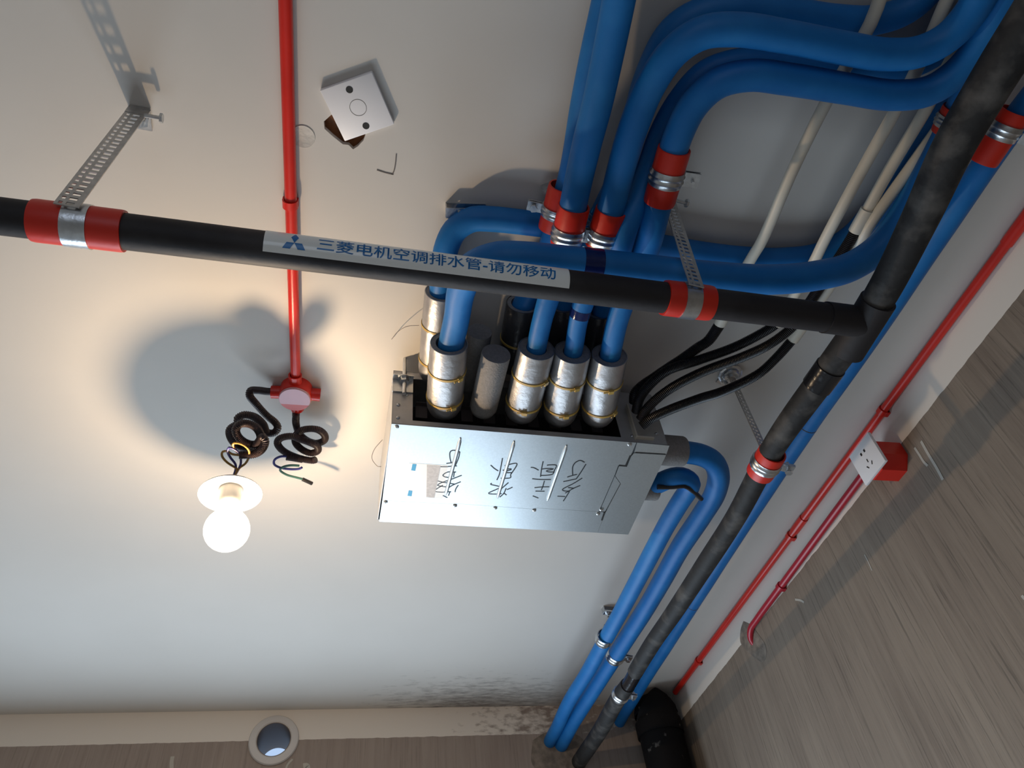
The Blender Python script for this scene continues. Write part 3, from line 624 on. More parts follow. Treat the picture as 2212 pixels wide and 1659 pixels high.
blue('smaller blue main pipe with a tight bend under the large one', [tuple(bx(LU - .01, .185, .038)), tuple(bx(LU + .02, .186, .038))] + [(0.6818,1.1591,2.5530),(0.7047,1.1575,2.5530),(0.7292,1.1755,2.5530),(0.7326,1.2002,2.5530),(0.7292,1.2380,2.5530),(0.7256,1.3279,2.5530),(0.7259,1.4481,2.5530),(0.7294,1.5958,2.5560),(0.7351,1.7645,2.5630),(0.7360,1.9123,2.5660),(0.7376,2.1293,2.5700),(0.7293,2.3588,2.5710),(0.7350,2.5598,2.5700),(0.7338,2.6381,2.5690),(0.7359,2.7114,2.5680)], .0222)
blue('long blue pipe between the black trunk pipe and the red conduits', [(1.0394,0.2584,2.6550),(1.0315,0.3302,2.6550),(1.0272,0.5481,2.6550),(1.0251,0.7816,2.6550),(1.0165,1.0578,2.6550),(1.0151,1.4721,2.6550),(1.0223,2.1191,2.6550),(1.0240,2.3520,2.6550),(1.0246,2.5030,2.6500)] + [(1.0247,2.6500,2.6466), (1.0171,2.6900,2.6339)], .0225, seams=(.335, .385, .66))
# grey collars where the main pipes leave the box
for lab, a0, b0, h0, Ln, r in (('thick grey foam collar where the large main pipe leaves the box', LU, .076, .058, .078, .034), ('small grey foam collar where the tight-bent main pipe leaves the box', LU, .186, .038, .05, .0265)):
    bm = new(); o = bx(a0, b0, h0); lathe(bm, o, u, [(0, .02), (0, r), (Ln - .004, r), (Ln, r * .95), (Ln, .0225), (Ln - .02, .0225)], 32)
    tag(obj('foam_collar', bm, M['foam'], loc=o), lab, 'pipe insulation', 'foam collars on the main pipes')
bm = new(); tube(bm, [(0.6415,1.1703,2.5320),(0.6737,1.1681,2.5320),(0.7029,1.1629,2.5320),(0.7340,1.1844,2.5350),(0.7666,1.2156,2.5400)], .0055, 10)
tag(obj('drain_cable', bm, M['hose'], loc=(0.6737,1.1681,2.5320)), 'short black cable beside the tight-bent main pipe', 'cable')

# ---------------------------------------------------------------- black drain: branch, tee and trunk
dr = [(-0.5592,0.5685,2.4250),(-0.4764,0.5696,2.4250),(-0.3345,0.5635,2.4250),(-0.0754,0.5870,2.4270),(0.4292,0.6032,2.4300),(0.6492,0.6047,2.4320),(0.7787,0.6091,2.4340)]
dr0, dr1 = V(dr[1]), V(dr[-1])
dax = (dr1 - dr0).normalized()
t = thing('drain_pipe', 'black foam-covered drain: labelled branch meeting a thick trunk pipe', 'drain pipe', dr1)
RD = .0243
st0 = dr0 - dax * 2.05
bm = new(); tube(bm, [st0, dr1 - dax * .02], RD, 28, .02); branch = obj('branch_pipe', bm, M['black'], t, label='straight black branch with a printed label')
tk = [V(p) for p in [(0.7584,-0.0011,2.4300),(0.7557,0.0757,2.4300),(0.7560,0.1523,2.4320),(0.7558,0.1972,2.4330),(0.7568,0.2340,2.4340),(0.7596,0.3063,2.4340),(0.7781,0.4193,2.4350),(0.7933,0.5664,2.4350),(0.7890,0.7228,2.4400),(0.7811,0.9201,2.4450),(0.8010,1.1626,2.4520),(0.8054,1.3675,2.4580),(0.8088,1.5891,2.4650),(0.8089,1.7508,2.4710),(0.8130,1.8708,2.4750),(0.8155,1.9409,2.4760)]]
tk = [V((tk[0].x, -2.15, tk[0].z))] + tk
bm = new(); tube(bm, tk, grow(.028, .0222, .57, .78), 28, .012, wob=.012); obj('trunk_pipe', bm, M['dusty'], t, label='thick dusty black trunk')
bm = new(); tt = V((0.7956,0.6198,2.4350)); ta = (V((0.7890,0.7228,2.4400)) - V((0.7781,0.4193,2.4350))).normalized()
lathe(bm, tt - ta * .055, ta, [(0, .0245), (0, .0288), (.11, .0288), (.11, .0245)], 28, closed=True); lathe(bm, dr1 - dax * .06, dax, [(0, .0235), (0, .0262), (.07, .0262), (.07, .02)], 28, closed=True)
obj('tee_fitting', bm, M['black'], t)
bm = new(); tube(bm, [(0.8158,1.9236,2.4760),(0.8211,2.0044,2.4780),(0.8208,2.0703,2.4800)], .0205, 24, .006); obj('coupling', bm, M['blacktape'], t, label='shiny black coupling')
bm = new(); tube(bm, [(0.8206,2.0309,2.4790),(0.8194,2.1453,2.4820),(0.8323,2.3807,2.4880),(0.8334,2.6735,2.4950),(0.8342,2.7820,2.4970),(0.8349,2.8886,2.4980)], lambda q: .0225 + .0035 * min(1, q * 4), 24, .012, wob=.012); obj('tail_pipe', bm, M['dusty'], t)
bm = new(); tq = resample(tk, .004); ti = min(range(len(tq)), key=lambda j: (tq[j] - V((0.7904,0.7359,2.4400))).length); tube(bm, tq[ti - 6:ti + 7], .0262, 28, .006); obj('tape_band', bm, M['blacktape'], t, label='shiny tape on the trunk below the tee')
# printed label wrapped on the branch: film, three-diamond mark, characters
camp = V((0, 0, 1.55))
lm = V((0.0476,0.5813,2.4280))
fac = camp - lm; fac = (fac - dax * fac.dot(dax)).normalized()       # towards the camera side, square to the pipe
upd = dax.cross(fac); upd = -upd if upd.y > 0 else upd                # towards the front of the room
def axis_at(px):
    best = px - dr0; return dr0 + dax * best.dot(dax)
lx0 = (V((-0.1546,0.5925,2.4500)) - dr0).dot(dax); lx1 = (V((0.2749,0.6040,2.4500)) - dr0).dot(dax)
def wrap(x, s, r):      # x along the pipe from the label's left end, s along the girth (0 = facing the camera, + towards the room front)
    a = s / RD
    return dr0 + dax * (lx0 + x) + (fac * math.cos(a) + upd * math.sin(a)) * r
LWd = lx1 - lx0
bm = new(); s0, s1 = -.0035, .0405
nx, ns = 30, 14
G = [[[bm.verts.new(wrap(LWd * i / nx, s0 + (s1 - s0) * j / ns, rr)) for j in range(ns + 1)] for i in range(nx + 1)] for rr in (RD + .0002, RD + .0007)]
for i in range(nx):
    for j in range(ns):
        for g in G: bm.faces.new((g[i][j], g[i + 1][j], g[i + 1][j + 1], g[i][j + 1]))
edge = [(i, 0) for i in range(nx)] + [(nx, j) for j in range(ns)] + [(i, ns) for i in range(nx, 0, -1)] + [(0, j) for j in range(ns, 0, -1)]
for (a, b), (c, d) in zip(edge, edge[1:] + edge[:1]): bm.faces.new((G[0][a][b], G[0][c][d], G[1][c][d], G[1][a][b]))
lab = obj('label', bm, M['labelpaper'], branch, label='pale label film wrapped round the pipe')
def wrap_mesh(bm, r0):
    for k in range(-20, 60):
        y = k * .0012
        bmesh.ops.bisect_plane(bm, geom=bm.verts[:] + bm.edges[:] + bm.faces[:], plane_co=(0, y, 0), plane_no=(0, 1, 0))
    for v in bm.verts: v.co = wrap(v.co.x, v.co.y, r0 + v.co.z)
    return bm
sx = lambda px, py: (V(px) - dr0).dot(dax) - lx0
lg = (V((-0.1151,0.5953,2.4500)) - dr0).dot(dax) - lx0
bm = new(); Rm = .0112; oy = .0128
for ang in (90, 210, 330):
    a = math.radians(ang); d1 = V((math.cos(a), math.sin(a), 0))
    e1 = V((math.cos(a + PI / 6), math.sin(a + PI / 6), 0)) * Rm / math.sqrt(3) * 1.0; e2 = V((math.cos(a - PI / 6), math.sin(a - PI / 6), 0)) * Rm / math.sqrt(3)
    o = V((lg, oy, 0)); f4 = [o, o + e2, o + e1 + e2, o + e1]
    vs = [bm.verts.new((o + (q - o) * 1.55) + V((0, 0, 0))) for q in f4]
    bm.faces.new(vs)
obj('emblem', wrap_mesh(bm, RD + .0011), M['labelblue'], branch, smooth=False, label='blue three-diamond mark')
cu = bpy.data.curves.new('label_text', 'FONT'); cu.body = '三菱电机空调排水管-请勿移动'; cu.size = 0.0215; cu.offset = 0.0; cu.space_character = 1.0
to = bpy.data.objects.new('label_text', cu); C.objects.link(to)
bpy.context.view_layer.update()
me = to.to_mesh(); bm = new(); bm.from_mesh(me); to.to_mesh_clear(); bpy.data.objects.remove(to)
xs = [v.co.x for v in bm.verts]; ys = [v.co.y for v in bm.verts]
tx0 = (V((-0.0852,0.5940,2.4500)) - dr0).dot(dax) - lx0; tx1 = (V((0.2528,0.5997,2.4500)) - dr0).dot(dax) - lx0
kx = (tx1 - tx0) / (max(xs) - min(xs)); ky = .0205 / (max(ys) - min(ys))
mnx, mny = min(xs), min(ys)
for v in bm.verts: v.co = V((tx0 + (v.co.x - mnx) * kx, .0062 + (v.co.y - mny) * ky, 0))
ink = bmesh.ops.duplicate(bm, geom=bm.verts[:] + bm.edges[:] + bm.faces[:])['geom']
bmesh.ops.translate(bm, verts=[g for g in ink if isinstance(g, bmesh.types.BMVert)], vec=(.0006, .0004, 0))
obj('lettering', wrap_mesh(bm, RD + .0011), M['labelblue'], branch, smooth=False, label='blue printed characters')
# ---------------------------------------------------------------- hangers and clamps
def perforated(bm, p0, p1, side, width, th=.0016, pitch=.0105):
    """perforated steel strap from p0 to p1; side = direction of its width"""
    p0, p1 = V(p0), V(p1); ax = (p1 - p0).normalized(); Ln = (p1 - p0).length; side = V(side); side = (side - ax * side.dot(ax)).normalized(); nn = ax.cross(side)
    n = max(1, int(Ln / pitch)); pit = Ln / n
    cols = [-.5, -.36, -.20, -.06, .26, .5]; holes = {1, 3}
    rows = [0, .28, .78, 1]
    for i in range(n):
        for c in range(5):
            for r_ in range(3):
                if r_ == 1 and c in holes: continue
                q = [p0 + ax * ((i + rows[r]) * pit) + side * (cols[cc] * width) for r, cc in ((r_, c), (r_, c + 1), (r_ + 1, c + 1), (r_ + 1, c))]
                a = [bm.verts.new(x - nn * th / 2) for x in q]; b = [bm.verts.new(x + nn * th / 2) for x in q]
                bm.faces.new(a[::-1]); bm.faces.new(b)
                for k in range(4): bm.faces.new((a[k], a[(k + 1) % 4], b[(k + 1) % 4], b[k]))
    return bm

def collar(parent, c, ax, r, Ln, name='rubber_sleeve'):
    bm = new(); h = Ln / 2
    lathe(bm, V(c), ax, [(-h, r), (-h, r + .003), (-h + .004, r + .0036), (h - .004, r + .0036), (h, r + .003), (h, r)], 32, closed=True)
    return obj(name, bm, M['redsleeve'], parent)

def bolt(parent, p, d, r=.004, Ln=.022, name='bolt'):
    bm = new(); lathe(bm, V(p), d, [(-Ln / 2, 0), (-Ln / 2, r * .7), (Ln / 2 - .004, r * .7), (Ln / 2 - .004, r * 1.7), (Ln / 2, r * 1.7), (Ln / 2, 0)], 6)
    return obj(name, bm, M['zinc'], parent)

def hanger(label, top, bot, side, c, ax, r, slen, width, group='perforated strap pipe hangers', grooves=False):
    """ceiling foot, perforated strap, band round the pipe and red sleeve"""
    t = thing('pipe_hanger', label, 'pipe hanger', top, group)
    collar(t, c, ax, r, slen)
    c, ax = V(c), V(ax).normalized()
    bm = new(); ring(bm, c, ax, r + .0037, width, .0014, 32, grooves); obj('clamp_band', bm, M['zinc'], t)
    bm = new(); perforated(bm, top, bot, side, width); obj('strap', bm, M['strap'], t)
    top = V(top); sd = V(side).normalized(); fw = UP.cross(sd)
    bm = new(); boxm(bm, top + fw * .016 + DOWN * .001, sd, fw, UP, width / 2, .018, .0013)
    boxm(bm, top + fw * .001 + DOWN * .010, sd, fw, UP, width / 2 + .001, .0016, .010)
    obj('ceiling_foot', bm, M['strap'], t, smooth=False)
    bm = new(); o = top + fw * .018 + DOWN * .002
    lathe(bm, o, DOWN, [(0, 0), (0, .013), (.0025, .013), (.0025, .0085), (.010, .0085), (.010, .0045), (.018, .0045), (.018, 0)], 6); obj('anchor_bolt', bm, M['zinc'], t)
    bolt(t, top + DOWN * .022 + sd * (width / 2 + .010), sd, .0045, .026)
    return t

def on_drain(p): return dr0 + dax * (V(p) - dr0).dot(dax)
cL = on_drain((-0.3845,0.5734,2.4250))
topL = V((-0.3758,0.5267,2.7000))
botL = cL + V((-.008, 0, 0)) + (fac * .72 + upd * .69) * (RD + .0095)
tL = hanger('long perforated strap hanger on the left with its shadow on the ceiling', topL + V((0, 0, -.002)), botL, (1, .05, 0), cL, dax, RD, .108, .030)
cR = on_drain((0.4746,0.6034,2.4300))
botR = cR + (fac * .72 + upd * .69) * (RD + .0095)
hanger('perforated strap hanger on the right end of the black branch', V((botR.x + .02, botR.y - .012, ZC - .002)), botR, (1, .12, 0), cR, dax, RD, .078, .026)
cT = V((0.7876,0.9790,2.4465)); axT = (V((0.8010,1.1626,2.4520)) - V((0.7890,0.7228,2.4400))).normalized()
topT = V((0.7884,0.9651,2.7000))
tT = hanger('perforated hanger holding the thick trunk pipe beside the socket', topT + DOWN * .002, cT + V((.0, -.012, .030)), (1, .4, 0), cT, axT, .0242, .066, .024, grooves=True)
bm = new(); eT = V((1, .2, -.25)); eT = (eT - axT * eT.dot(axT)).normalized(); boxm(bm, cT + eT * .042, eT, axT, axT.cross(eT), .014, .010, .003); obj('clamp_ear', bm, M['zinc'], tT, smooth=False); bolt(tT, cT + eT * .045, axT.cross(eT), .0045, .028)

bm = new(); lathe(bm, topT + DOWN * .001, DOWN, [(0, 0), (0, .024), (.002, .027), (.005, .028), (.007, .024), (.006, .017), (.010, .019), (.013, .016), (.012, .009), (.018, .008), (.018, 0)], 11)
obj('anchor_rosette', bm, M['zinc'], tT, smooth=False)
def clamp(label, c, ax, r, ear, slen=0.0, bw=.018, group='metal pipe clamps', rod=None, soff=0.0, bt=.0014):
    """two-ridged steel ring round a pipe, ear with bolt, threaded rod to the ceiling, red sleeve under it"""
    c, ax = V(c), V(ax).normalized(); ear = V(ear); ear = (ear - ax * ear.dot(ax)).normalized()
    t = thing('pipe_clamp', label, 'pipe clamp', c, group)
    rr = r
    if slen:
        collar(t, c + ax * soff, ax, r, slen); rr = r + .0037
    bm = new(); ring(bm, c, ax, rr, bw, bt, 36, grooves=True); obj('clamp_band', bm, M['zinc'], t)
    e = c + ear * (rr + .013)
    for sg in (-.003, .003):
        obj('clamp_ear', boxm(new(), e + ax.cross(ear) * sg, ear, ax, ax.cross(ear), .013, bw * .46, .0011), M['zinc'], t, smooth=False)
    bolt(t, e + ear * .002, ax.cross(ear), .004, .026)
    top = c + UP * (rr + .0005)
    if rod and ZC - top.z > .006:
        bm = new(); tube(bm, [top, V((top.x, top.y, ZC))], .0035, 10); lathe(bm, V((top.x, top.y, ZC)), DOWN, [(0, 0), (0, .012), (.003, .012), (.003, .007), (.010, .007), (.010, 0)], 6); obj('threaded_rod', bm, M['zinc'], t)
    return t
def dirv(a, b): return V(b) - V(a)
k = [(0.2972,0.5702,2.6320),(0.2984,0.5076,2.6340),(0.3039,0.6081,2.5850),(0.3021,0.5515,2.5850),(0.3631,0.5872,2.5850),(0.3637,0.5435,2.5850),(0.4357,0.4601,2.5850),(0.4337,0.4256,2.5850),(1.0315,0.3302,2.6550),(1.0272,0.5481,2.6550),(0.7306,1.8885,2.5650),(0.7342,1.6056,2.5580),(0.8551,2.0602,2.5810),(0.8543,1.9986,2.5800),(0.8194,2.1453,2.4820),(0.8163,2.0462,2.4790),(0.8758,0.3108,2.5950),(0.8837,0.3931,2.5950),(0.8151,2.0579,2.5830),(0.8709,1.8943,2.6000)]
clamp('red-sleeved clamp half hidden to the left at the pipe crossing', V((0.2892,0.5809,2.6320)), dirv(k[0], k[1]), .0215, (-1, 0, .2), .08, soff=.006)
clamp('red-sleeved clamp on the straight front pipe just above the crossing', V((0.3042,0.5928,2.5850)), dirv(k[2], k[3]), .0225, (1, 0, -.1), .072, bw=.026, soff=.014)
clamp('red-sleeved clamp right beside it on the pipe that bends across the top', V((0.3646,0.5897,2.5850)), dirv(k[4], k[5]), .0225, (-.3, 0, .9), .068, bw=.026, soff=.014)
clamp('red-sleeved clamp by itself on the lowest bending blue pipe', V((0.4374,0.4718,2.5850)), dirv(k[6], k[7]), .0225, (1, 0, -.15), .092, bw=.026)
clamp('red-sleeved clamp near the top right on the pipe beside the trunk', V((1.0209,0.3431,2.6550)), dirv(k[9], k[8]), .0225, (1, .2, -.6), .09, bw=.026, soff=-.012)
clamp('small red-sleeved clamp mostly hidden behind the top of the trunk', V((0.8768,0.3234,2.5950)), dirv(k[17], k[16]), .026, (1, 0, .6), .04)
clamp('bare steel ring on the smaller main pipe', V((0.7302,1.9123,2.5660)), dirv((0.7391,2.1335,2.5720), (0.7289,1.7621,2.5630)), .0222, (.5, 0, 1), bw=.032, bt=.0022)
clamp('bare steel ring with a bright bolt on the large main pipe', V((0.8087,2.0479,2.5810)), dirv((0.8092,1.9986,2.5800), (0.8025,2.3115,2.5850)), .0252, (1, 0, -.2), bw=.032, bt=.0022)
clamp('bare steel ring on the tail of the trunk below the shiny coupling', V((0.8188,2.0978,2.4810)), dirv(k[14], k[15]), .0225, (1, 0, -.2), bw=.032, bt=.0022)

# ceiling brackets
def cbracket(label, p, d, Ln=.045):
    p = V(p); d = V(d).normalized(); s = UP.cross(d)
    t = thing('ceiling_bracket', label, 'bracket', p, 'small steel ceiling brackets')
    bm = new(); boxm(bm, p + DOWN * .001, d, s, UP, Ln / 2, .010, .001); boxm(bm, p - d * Ln / 2 + DOWN * .009, d, s, UP, .001, .010, .009); boxm(bm, p + DOWN * .018, d, s, UP, Ln / 2, .010, .001); obj('channel', bm, M['zinc'], t, smooth=False)
    bm = new(); lathe(bm, p + DOWN * .018 - d * .01, DOWN, [(0, 0), (0, .007), (.006, .007), (.006, .0035), (.014, .0035), (.014, 0)], 6); obj('nut', bm, M['zinc'], t)
    return t
cbracket('steel channel end against the ceiling left of the upper blue bend', (0.1438,0.6331,2.7000), (1, -.1, 0), .07)
cbracket('steel bracket end left of the smaller main pipe', (0.7894,1.9701,2.7000), (1, .1, 0))
cbracket('steel anchor left of the red clamps', (0.2844,0.5799,2.7000), (.6, 1, 0), .03)

# ---------------------------------------------------------------- white conduits and black hoses
def conduit(label, pts, tail=None):
    p = [V(q) for q in pts]; p = [V((p[0].x, -2.15, p[0].z)), V((p[0].x, p[0].y - .3, p[0].z))] + p; t = thing('plastic_conduit', label, 'conduit', p[-1], 'white conduits crossing the blue pipes')
    bm = new(); tube(bm, p, .0098, 18, .02); obj('tube', bm, M['pvc'], t)
    ax = (p[-1] - p[-2]).normalized(); bm = new(); lathe(bm, p[-1] - ax * .045, ax, [(0, .0100), (0, .0122), (.045, .0122), (.045, .0100)], 20, closed=True); obj('end_socket', bm, M['pvc'], t)
    return t
conduit('white conduit furthest left, crossing under both top bends', [(0.6731,0.1775,2.6250),(0.6778,0.2114,2.6250),(0.6673,0.3365,2.6250),(0.6652,0.4479,2.6250),(0.6702,0.5891,2.6250),(0.6648,0.6374,2.6250),(0.6652,0.7785,2.6250)])
conduit('second white conduit from the left', [(0.7743,0.1522,2.6250),(0.7860,0.2576,2.6250),(0.7882,0.3330,2.6250),(0.7865,0.4130,2.6250),(0.7873,0.5716,2.6250),(0.7897,0.6223,2.6250),(0.7860,0.6971,2.6250),(0.7826,0.7657,2.6250)])
conduit('third white conduit, ending early in a black hose above the crossing pipe', [(0.8448,0.1532,2.6250),(0.8431,0.1671,2.6250),(0.8335,0.2455,2.6250),(0.8383,0.3145,2.6250),(0.8348,0.4247,2.6250),(0.8359,0.4993,2.6250),(0.8360,0.5471,2.6250)])
conduit('white conduit furthest right, closest to the trunk', [(0.9097,0.1244,2.6250),(0.9066,0.1621,2.6250),(0.8884,0.2625,2.6250),(0.8814,0.3119,2.6230),(0.8659,0.3994,2.6180),(0.8479,0.5148,2.6130),(0.8545,0.5960,2.6250),(0.8469,0.6879,2.6250),(0.8342,0.8009,2.6250)])
def hose(label, pts, r=.0104, m='hose', name='flexible_hose', group='black corrugated hoses into the box'):
    p = [V(q) for q in pts]; bm = new(); tube(bm, p, r, 14, corr=(.0030, .0016)); return tag(obj(name, bm, M[m], loc=p[0]), label, 'flexible hose', group)
hin = [(0.5404,0.9626,2.6000),(0.5494,0.9858,2.5900),(0.5519,0.9860,2.5700),(0.5488,0.9828,2.5400)]
hose('uppermost black hose, lumpy with tape, from the left white conduit', [(0.6653,0.7762,2.6250),(0.6641,0.7880,2.6250),(0.6557,0.8197,2.6220),(0.6386,0.8393,2.6200),(0.6148,0.8658,2.6150),(0.5884,0.8917,2.6100),(0.5658,0.9149,2.6050),(0.5451,0.9357,2.6000),(0.5358,0.9515,2.5950),(0.5393,0.9731,2.5900)], .0112)
hose('second black hose, from the second white conduit', [(0.7816,0.7635,2.6250),(0.7742,0.7733,2.6230),(0.7157,0.8221,2.6150),(0.6465,0.8563,2.6050),(0.5814,0.8782,2.5900),(0.5519,0.9098,2.5800),(0.5392,0.9451,2.5750),(0.5410,0.9802,2.5700)])
hose('third black hose, whose top end meets the early-ending conduit', [(0.8360,0.5471,2.6250),(0.8340,0.5648,2.6220),(0.8308,0.5957,2.6200),(0.8231,0.6925,2.6200),(0.8188,0.7462,2.6200),(0.8094,0.7666,2.6150),(0.7778,0.8078,2.6100),(0.7320,0.8346,2.6000),(0.6474,0.8747,2.5850),(0.5834,0.9119,2.5650),(0.5540,0.9506,2.5550),(0.5462,0.9797,2.5500)])
hose('lowest black hose, from the right-hand conduit over the strap hanger', [(0.8339,0.7961,2.6250),(0.8310,0.8045,2.6230),(0.8127,0.8457,2.6150),(0.7864,0.8818,2.6050),(0.7141,0.9200,2.5850),(0.6639,0.9302,2.5700),(0.5934,0.9527,2.5500),(0.5611,0.9682,2.5400),(0.5462,0.9846,2.5350)])

# ---------------------------------------------------------------- red conduits, clips, boxes
def redrun(label, pts, m='red', joints=()):
    p = [V(q) for q in pts]; t = thing('red_conduit', label, 'conduit', p[0], 'red conduits')
    bm = new(); tube(bm, p, .0100, 18, .012); obj('tube', bm, M[m], t)
    for a, b in joints:
        a, b = V(a), V(b); bm = new(); lathe(bm, a, b - a, [(0, .0101), (0, .0122), ((b - a).length, .0122), ((b - a).length, .0101)], 20, closed=True); obj('coupling', bm, M[m], t)
    return t
redrun('bright red conduit running down the ceiling to the round red box', [(-.16, -2.15, ZC - .012)] + [(-0.1548,0.3354,2.6880),(-0.1537,0.6389,2.6880),(-0.1521,1.0673,2.6880)])
z1 = ZC - .0135
redrun('upper red conduit in the corner between ceiling and right wall', [(XW - .0115, -2.15, z1), (XW - .0115, 1.0, z1), (XW - .0115, 2.55, z1)], joints=(((XW - .0115, .565, z1), (XW - .0115, .44, z1)), ((XW - .0115, 1.46, z1), (XW - .0115, 1.52, z1))))
redrun('lower crimson conduit on the wall, bending into the concrete', [(XW - .0115, 1.16, ZC - .082), (XW - .0115, 1.4, ZC - .087), (XW - .0115, 1.68, ZC - .0945), (XW - .0115, 1.86, ZC - .100), (XW - .0105, 1.91, ZC - .104), (XW - .001, 1.942, ZC - .122), (XW + .02, 1.95, ZC - .145)], 'crimson')
def clip(label, c, ax, nrm, m='red'):
    c, ax, nrm = V(c), V(ax).normalized(), V(nrm).normalized(); s = ax.cross(nrm)
    bm = new(); ring(bm, c, ax, .0102, .014, .0028, 24); boxm(bm, c - nrm * .0075, s, ax, nrm, .013, .007, .0032)
    return tag(obj('conduit_clip', bm, M[m], loc=c), label, 'clip', 'red saddle clips on the conduits')
clip('red clip on the ceiling conduit above the black branch', (-0.1547,0.6562,2.6875), (0.02, 1, 0), (0, 0, -1))
clip('red clip on the upper corner conduit just above the socket', (XW - .0118, 1.035, z1), (0, 1, 0), (-1, 0, 0))
clip('red clip beside the short joint of the upper corner conduit', (XW - .0118, 1.545, z1), (0, 1, 0), (-1, 0, 0))
clip('red clip on the upper corner conduit near the back corner', (XW - .0118, 2.30, z1), (0, 1, 0), (-1, 0, 0))
clip('crimson clip on the lower wall conduit', (XW - .0118, 1.68, ZC - .0945), (0, 1, -.03), (-1, 0, 0), 'crimson')

jb = V((-0.1521,1.0999,2.7000))
t = thing('round_junction_box', 'round red junction box on the ceiling with two brown hoses hanging from it', 'junction box', jb)
bm = new(); lathe(bm, jb, DOWN, [(0, 0), (0, .033), (.030, .033), (.032, .031), (.032, 0)], 36); bx0 = obj('body', bm, M['red'], t)
mm = bpy.data.materials.new('paint_smeared_red'); N, L, b = nodes_of(mm); b.inputs['Roughness'].default_value = .4
geo = N.new('ShaderNodeNewGeometry'); n = N.new('ShaderNodeTexNoise'); n.inputs['Scale'].default_value = 22; L.new(geo.outputs['Position'], n.inputs['Vector'])
sp = N.new('ShaderNodeSeparateXYZ'); L.new(geo.outputs['Position'], sp.inputs[0])
mr = N.new('ShaderNodeMapRange'); mr.inputs['From Min'].default_value = jb.y + .012; mr.inputs['From Max'].default_value = jb.y + .017; L.new(sp.outputs['Y'], mr.inputs['Value'])
ad = N.new('ShaderNodeMath'); ad.operation = 'MULTIPLY_ADD'; ad.inputs[1].default_value = 1.0; L.new(n.outputs['Fac'], ad.inputs[0]); L.new(mr.outputs['Result'], ad.inputs[2])
rp = N.new('ShaderNodeValToRGB'); L.new(ad.outputs[0], rp.inputs['Fac']); rp.color_ramp.elements[0].position = .66; rp.color_ramp.elements[0].color = (.62, .34, .38, 1); rp.color_ramp.elements[1].position = .74; rp.color_ramp.elements[1].color = (.55, .05, .04, 1)
L.new(rp.outputs['Color'], b.inputs['Base Color'])
bm = new(); lathe(bm, jb + DOWN * .032, DOWN, [(0, 0), (0, .032), (.004, .032), (.005, .031), (.005, 0)], 36); obj('cover', bm, mm, t, label='round cover smeared with pale paint')
for d in ((-1, .06, 0), (1, .06, 0), (.05, 1, 0), (-.02, -1, 0)):
    d = V(d).normalized(); bm = new(); lathe(bm, jb + DOWN * .014 + d * .028, d, [(0, .010), (0, .0135), (.022, .0135), (.022, .0105), (.0, .0105)], 20)
    obj('hub', bm, M['red'], t)

# hanging hoses, made of loose coils
h1 = [(-0.1984,1.1015,2.6860),(-0.2090,1.0963,2.6800),(-0.2245,1.0853,2.6700),(-0.2372,1.0743,2.6550),(-0.2372,1.0771,2.6450),(-0.2202,1.0829,2.6250),(-0.1989,1.0973,2.6100),(-0.1822,1.1047,2.6000),(-0.1764,1.1108,2.5920),(-0.1834,1.1190,2.5850),(-0.1952,1.1138,2.5800),(-0.2015,1.0845,2.5750),(-0.2160,1.0601,2.5700),(-0.2338,1.0527,2.5660),(-0.2442,1.0592,2.5620),(-0.2434,1.0725,2.5600),(-0.2494,1.0729,2.5560),(-0.2587,1.0818,2.5520),(-0.2561,1.1042,2.5480),(-0.2424,1.1199,2.5440),(-0.2224,1.1161,2.5400),(-0.2044,1.0975,2.5360),(-0.1986,1.0719,2.5320),(-0.2063,1.0461,2.5300),(-0.2212,1.0353,2.5280),(-0.2330,1.0328,2.5220),(-0.2390,1.0420,2.5160),(-0.2337,1.0551,2.5100),(-0.2193,1.0658,2.5060),(-0.2033,1.0664,2.5040),(-0.1884,1.0406,2.5000),(-0.1840,1.0440,2.4960),(-0.1895,1.0643,2.4920),(-0.2043,1.0776,2.4900),(-0.2197,1.0785,2.4880),(-0.2302,1.0771,2.4860)]
t = thing('hanging_hose', 'dark brown coiled hose from the red box to the lamp', 'flexible hose', h1[0], 'brown coiled hoses')
bm = new(); tube(bm, [V(q) for q in h1], .0080, 14, corr=(.0030, .0014)); obj('hose', bm, M['brownhose'], t)
h2 = [(-0.1530,1.1592,2.6880),(-0.1511,1.1565,2.6700),(-0.1518,1.1845,2.6750),(-0.1456,1.2033,2.6670),(-0.1283,1.2211,2.6630),(-0.1061,1.2256,2.6600),(-0.0903,1.2126,2.6580),(-0.0898,1.1950,2.6570),(-0.1027,1.1777,2.6550),(-0.1209,1.1745,2.6540),(-0.1389,1.1788,2.6510),(-0.1496,1.1947,2.6500),(-0.1497,1.2160,2.6480),(-0.1357,1.2329,2.6450),(-0.1169,1.2403,2.6430),(-0.1027,1.2304,2.6420),(-0.1042,1.2141,2.6410),(-0.1194,1.2013,2.6390),(-0.1376,1.1924,2.6380),(-0.1524,1.1833,2.6370),(-0.1673,1.1834,2.6360),(-0.1807,1.1892,2.6340),(-0.1855,1.2024,2.6330),(-0.1767,1.2205,2.6310),(-0.1555,1.2356,2.6290),(-0.1308,1.2447,2.6280),(-0.1121,1.2460,2.6270),(-0.1052,1.2414,2.6260)]
t2 = thing('hanging_hose', 'dark brown coiled hose with bare wire ends, not connected to the lamp', 'flexible hose', h2[0], 'brown coiled hoses')
bm = new(); tube(bm, [V(q) for q in h2], .0080, 14, corr=(.0030, .0014)); tube(bm, [V(q) for q in [(-0.1337,1.2436,2.6260),(-0.1518,1.2378,2.6240),(-0.1669,1.2345,2.6230)]], .0080, 14, corr=(.0030, .0014)); obj('hose', bm, M['brownhose'], t2)
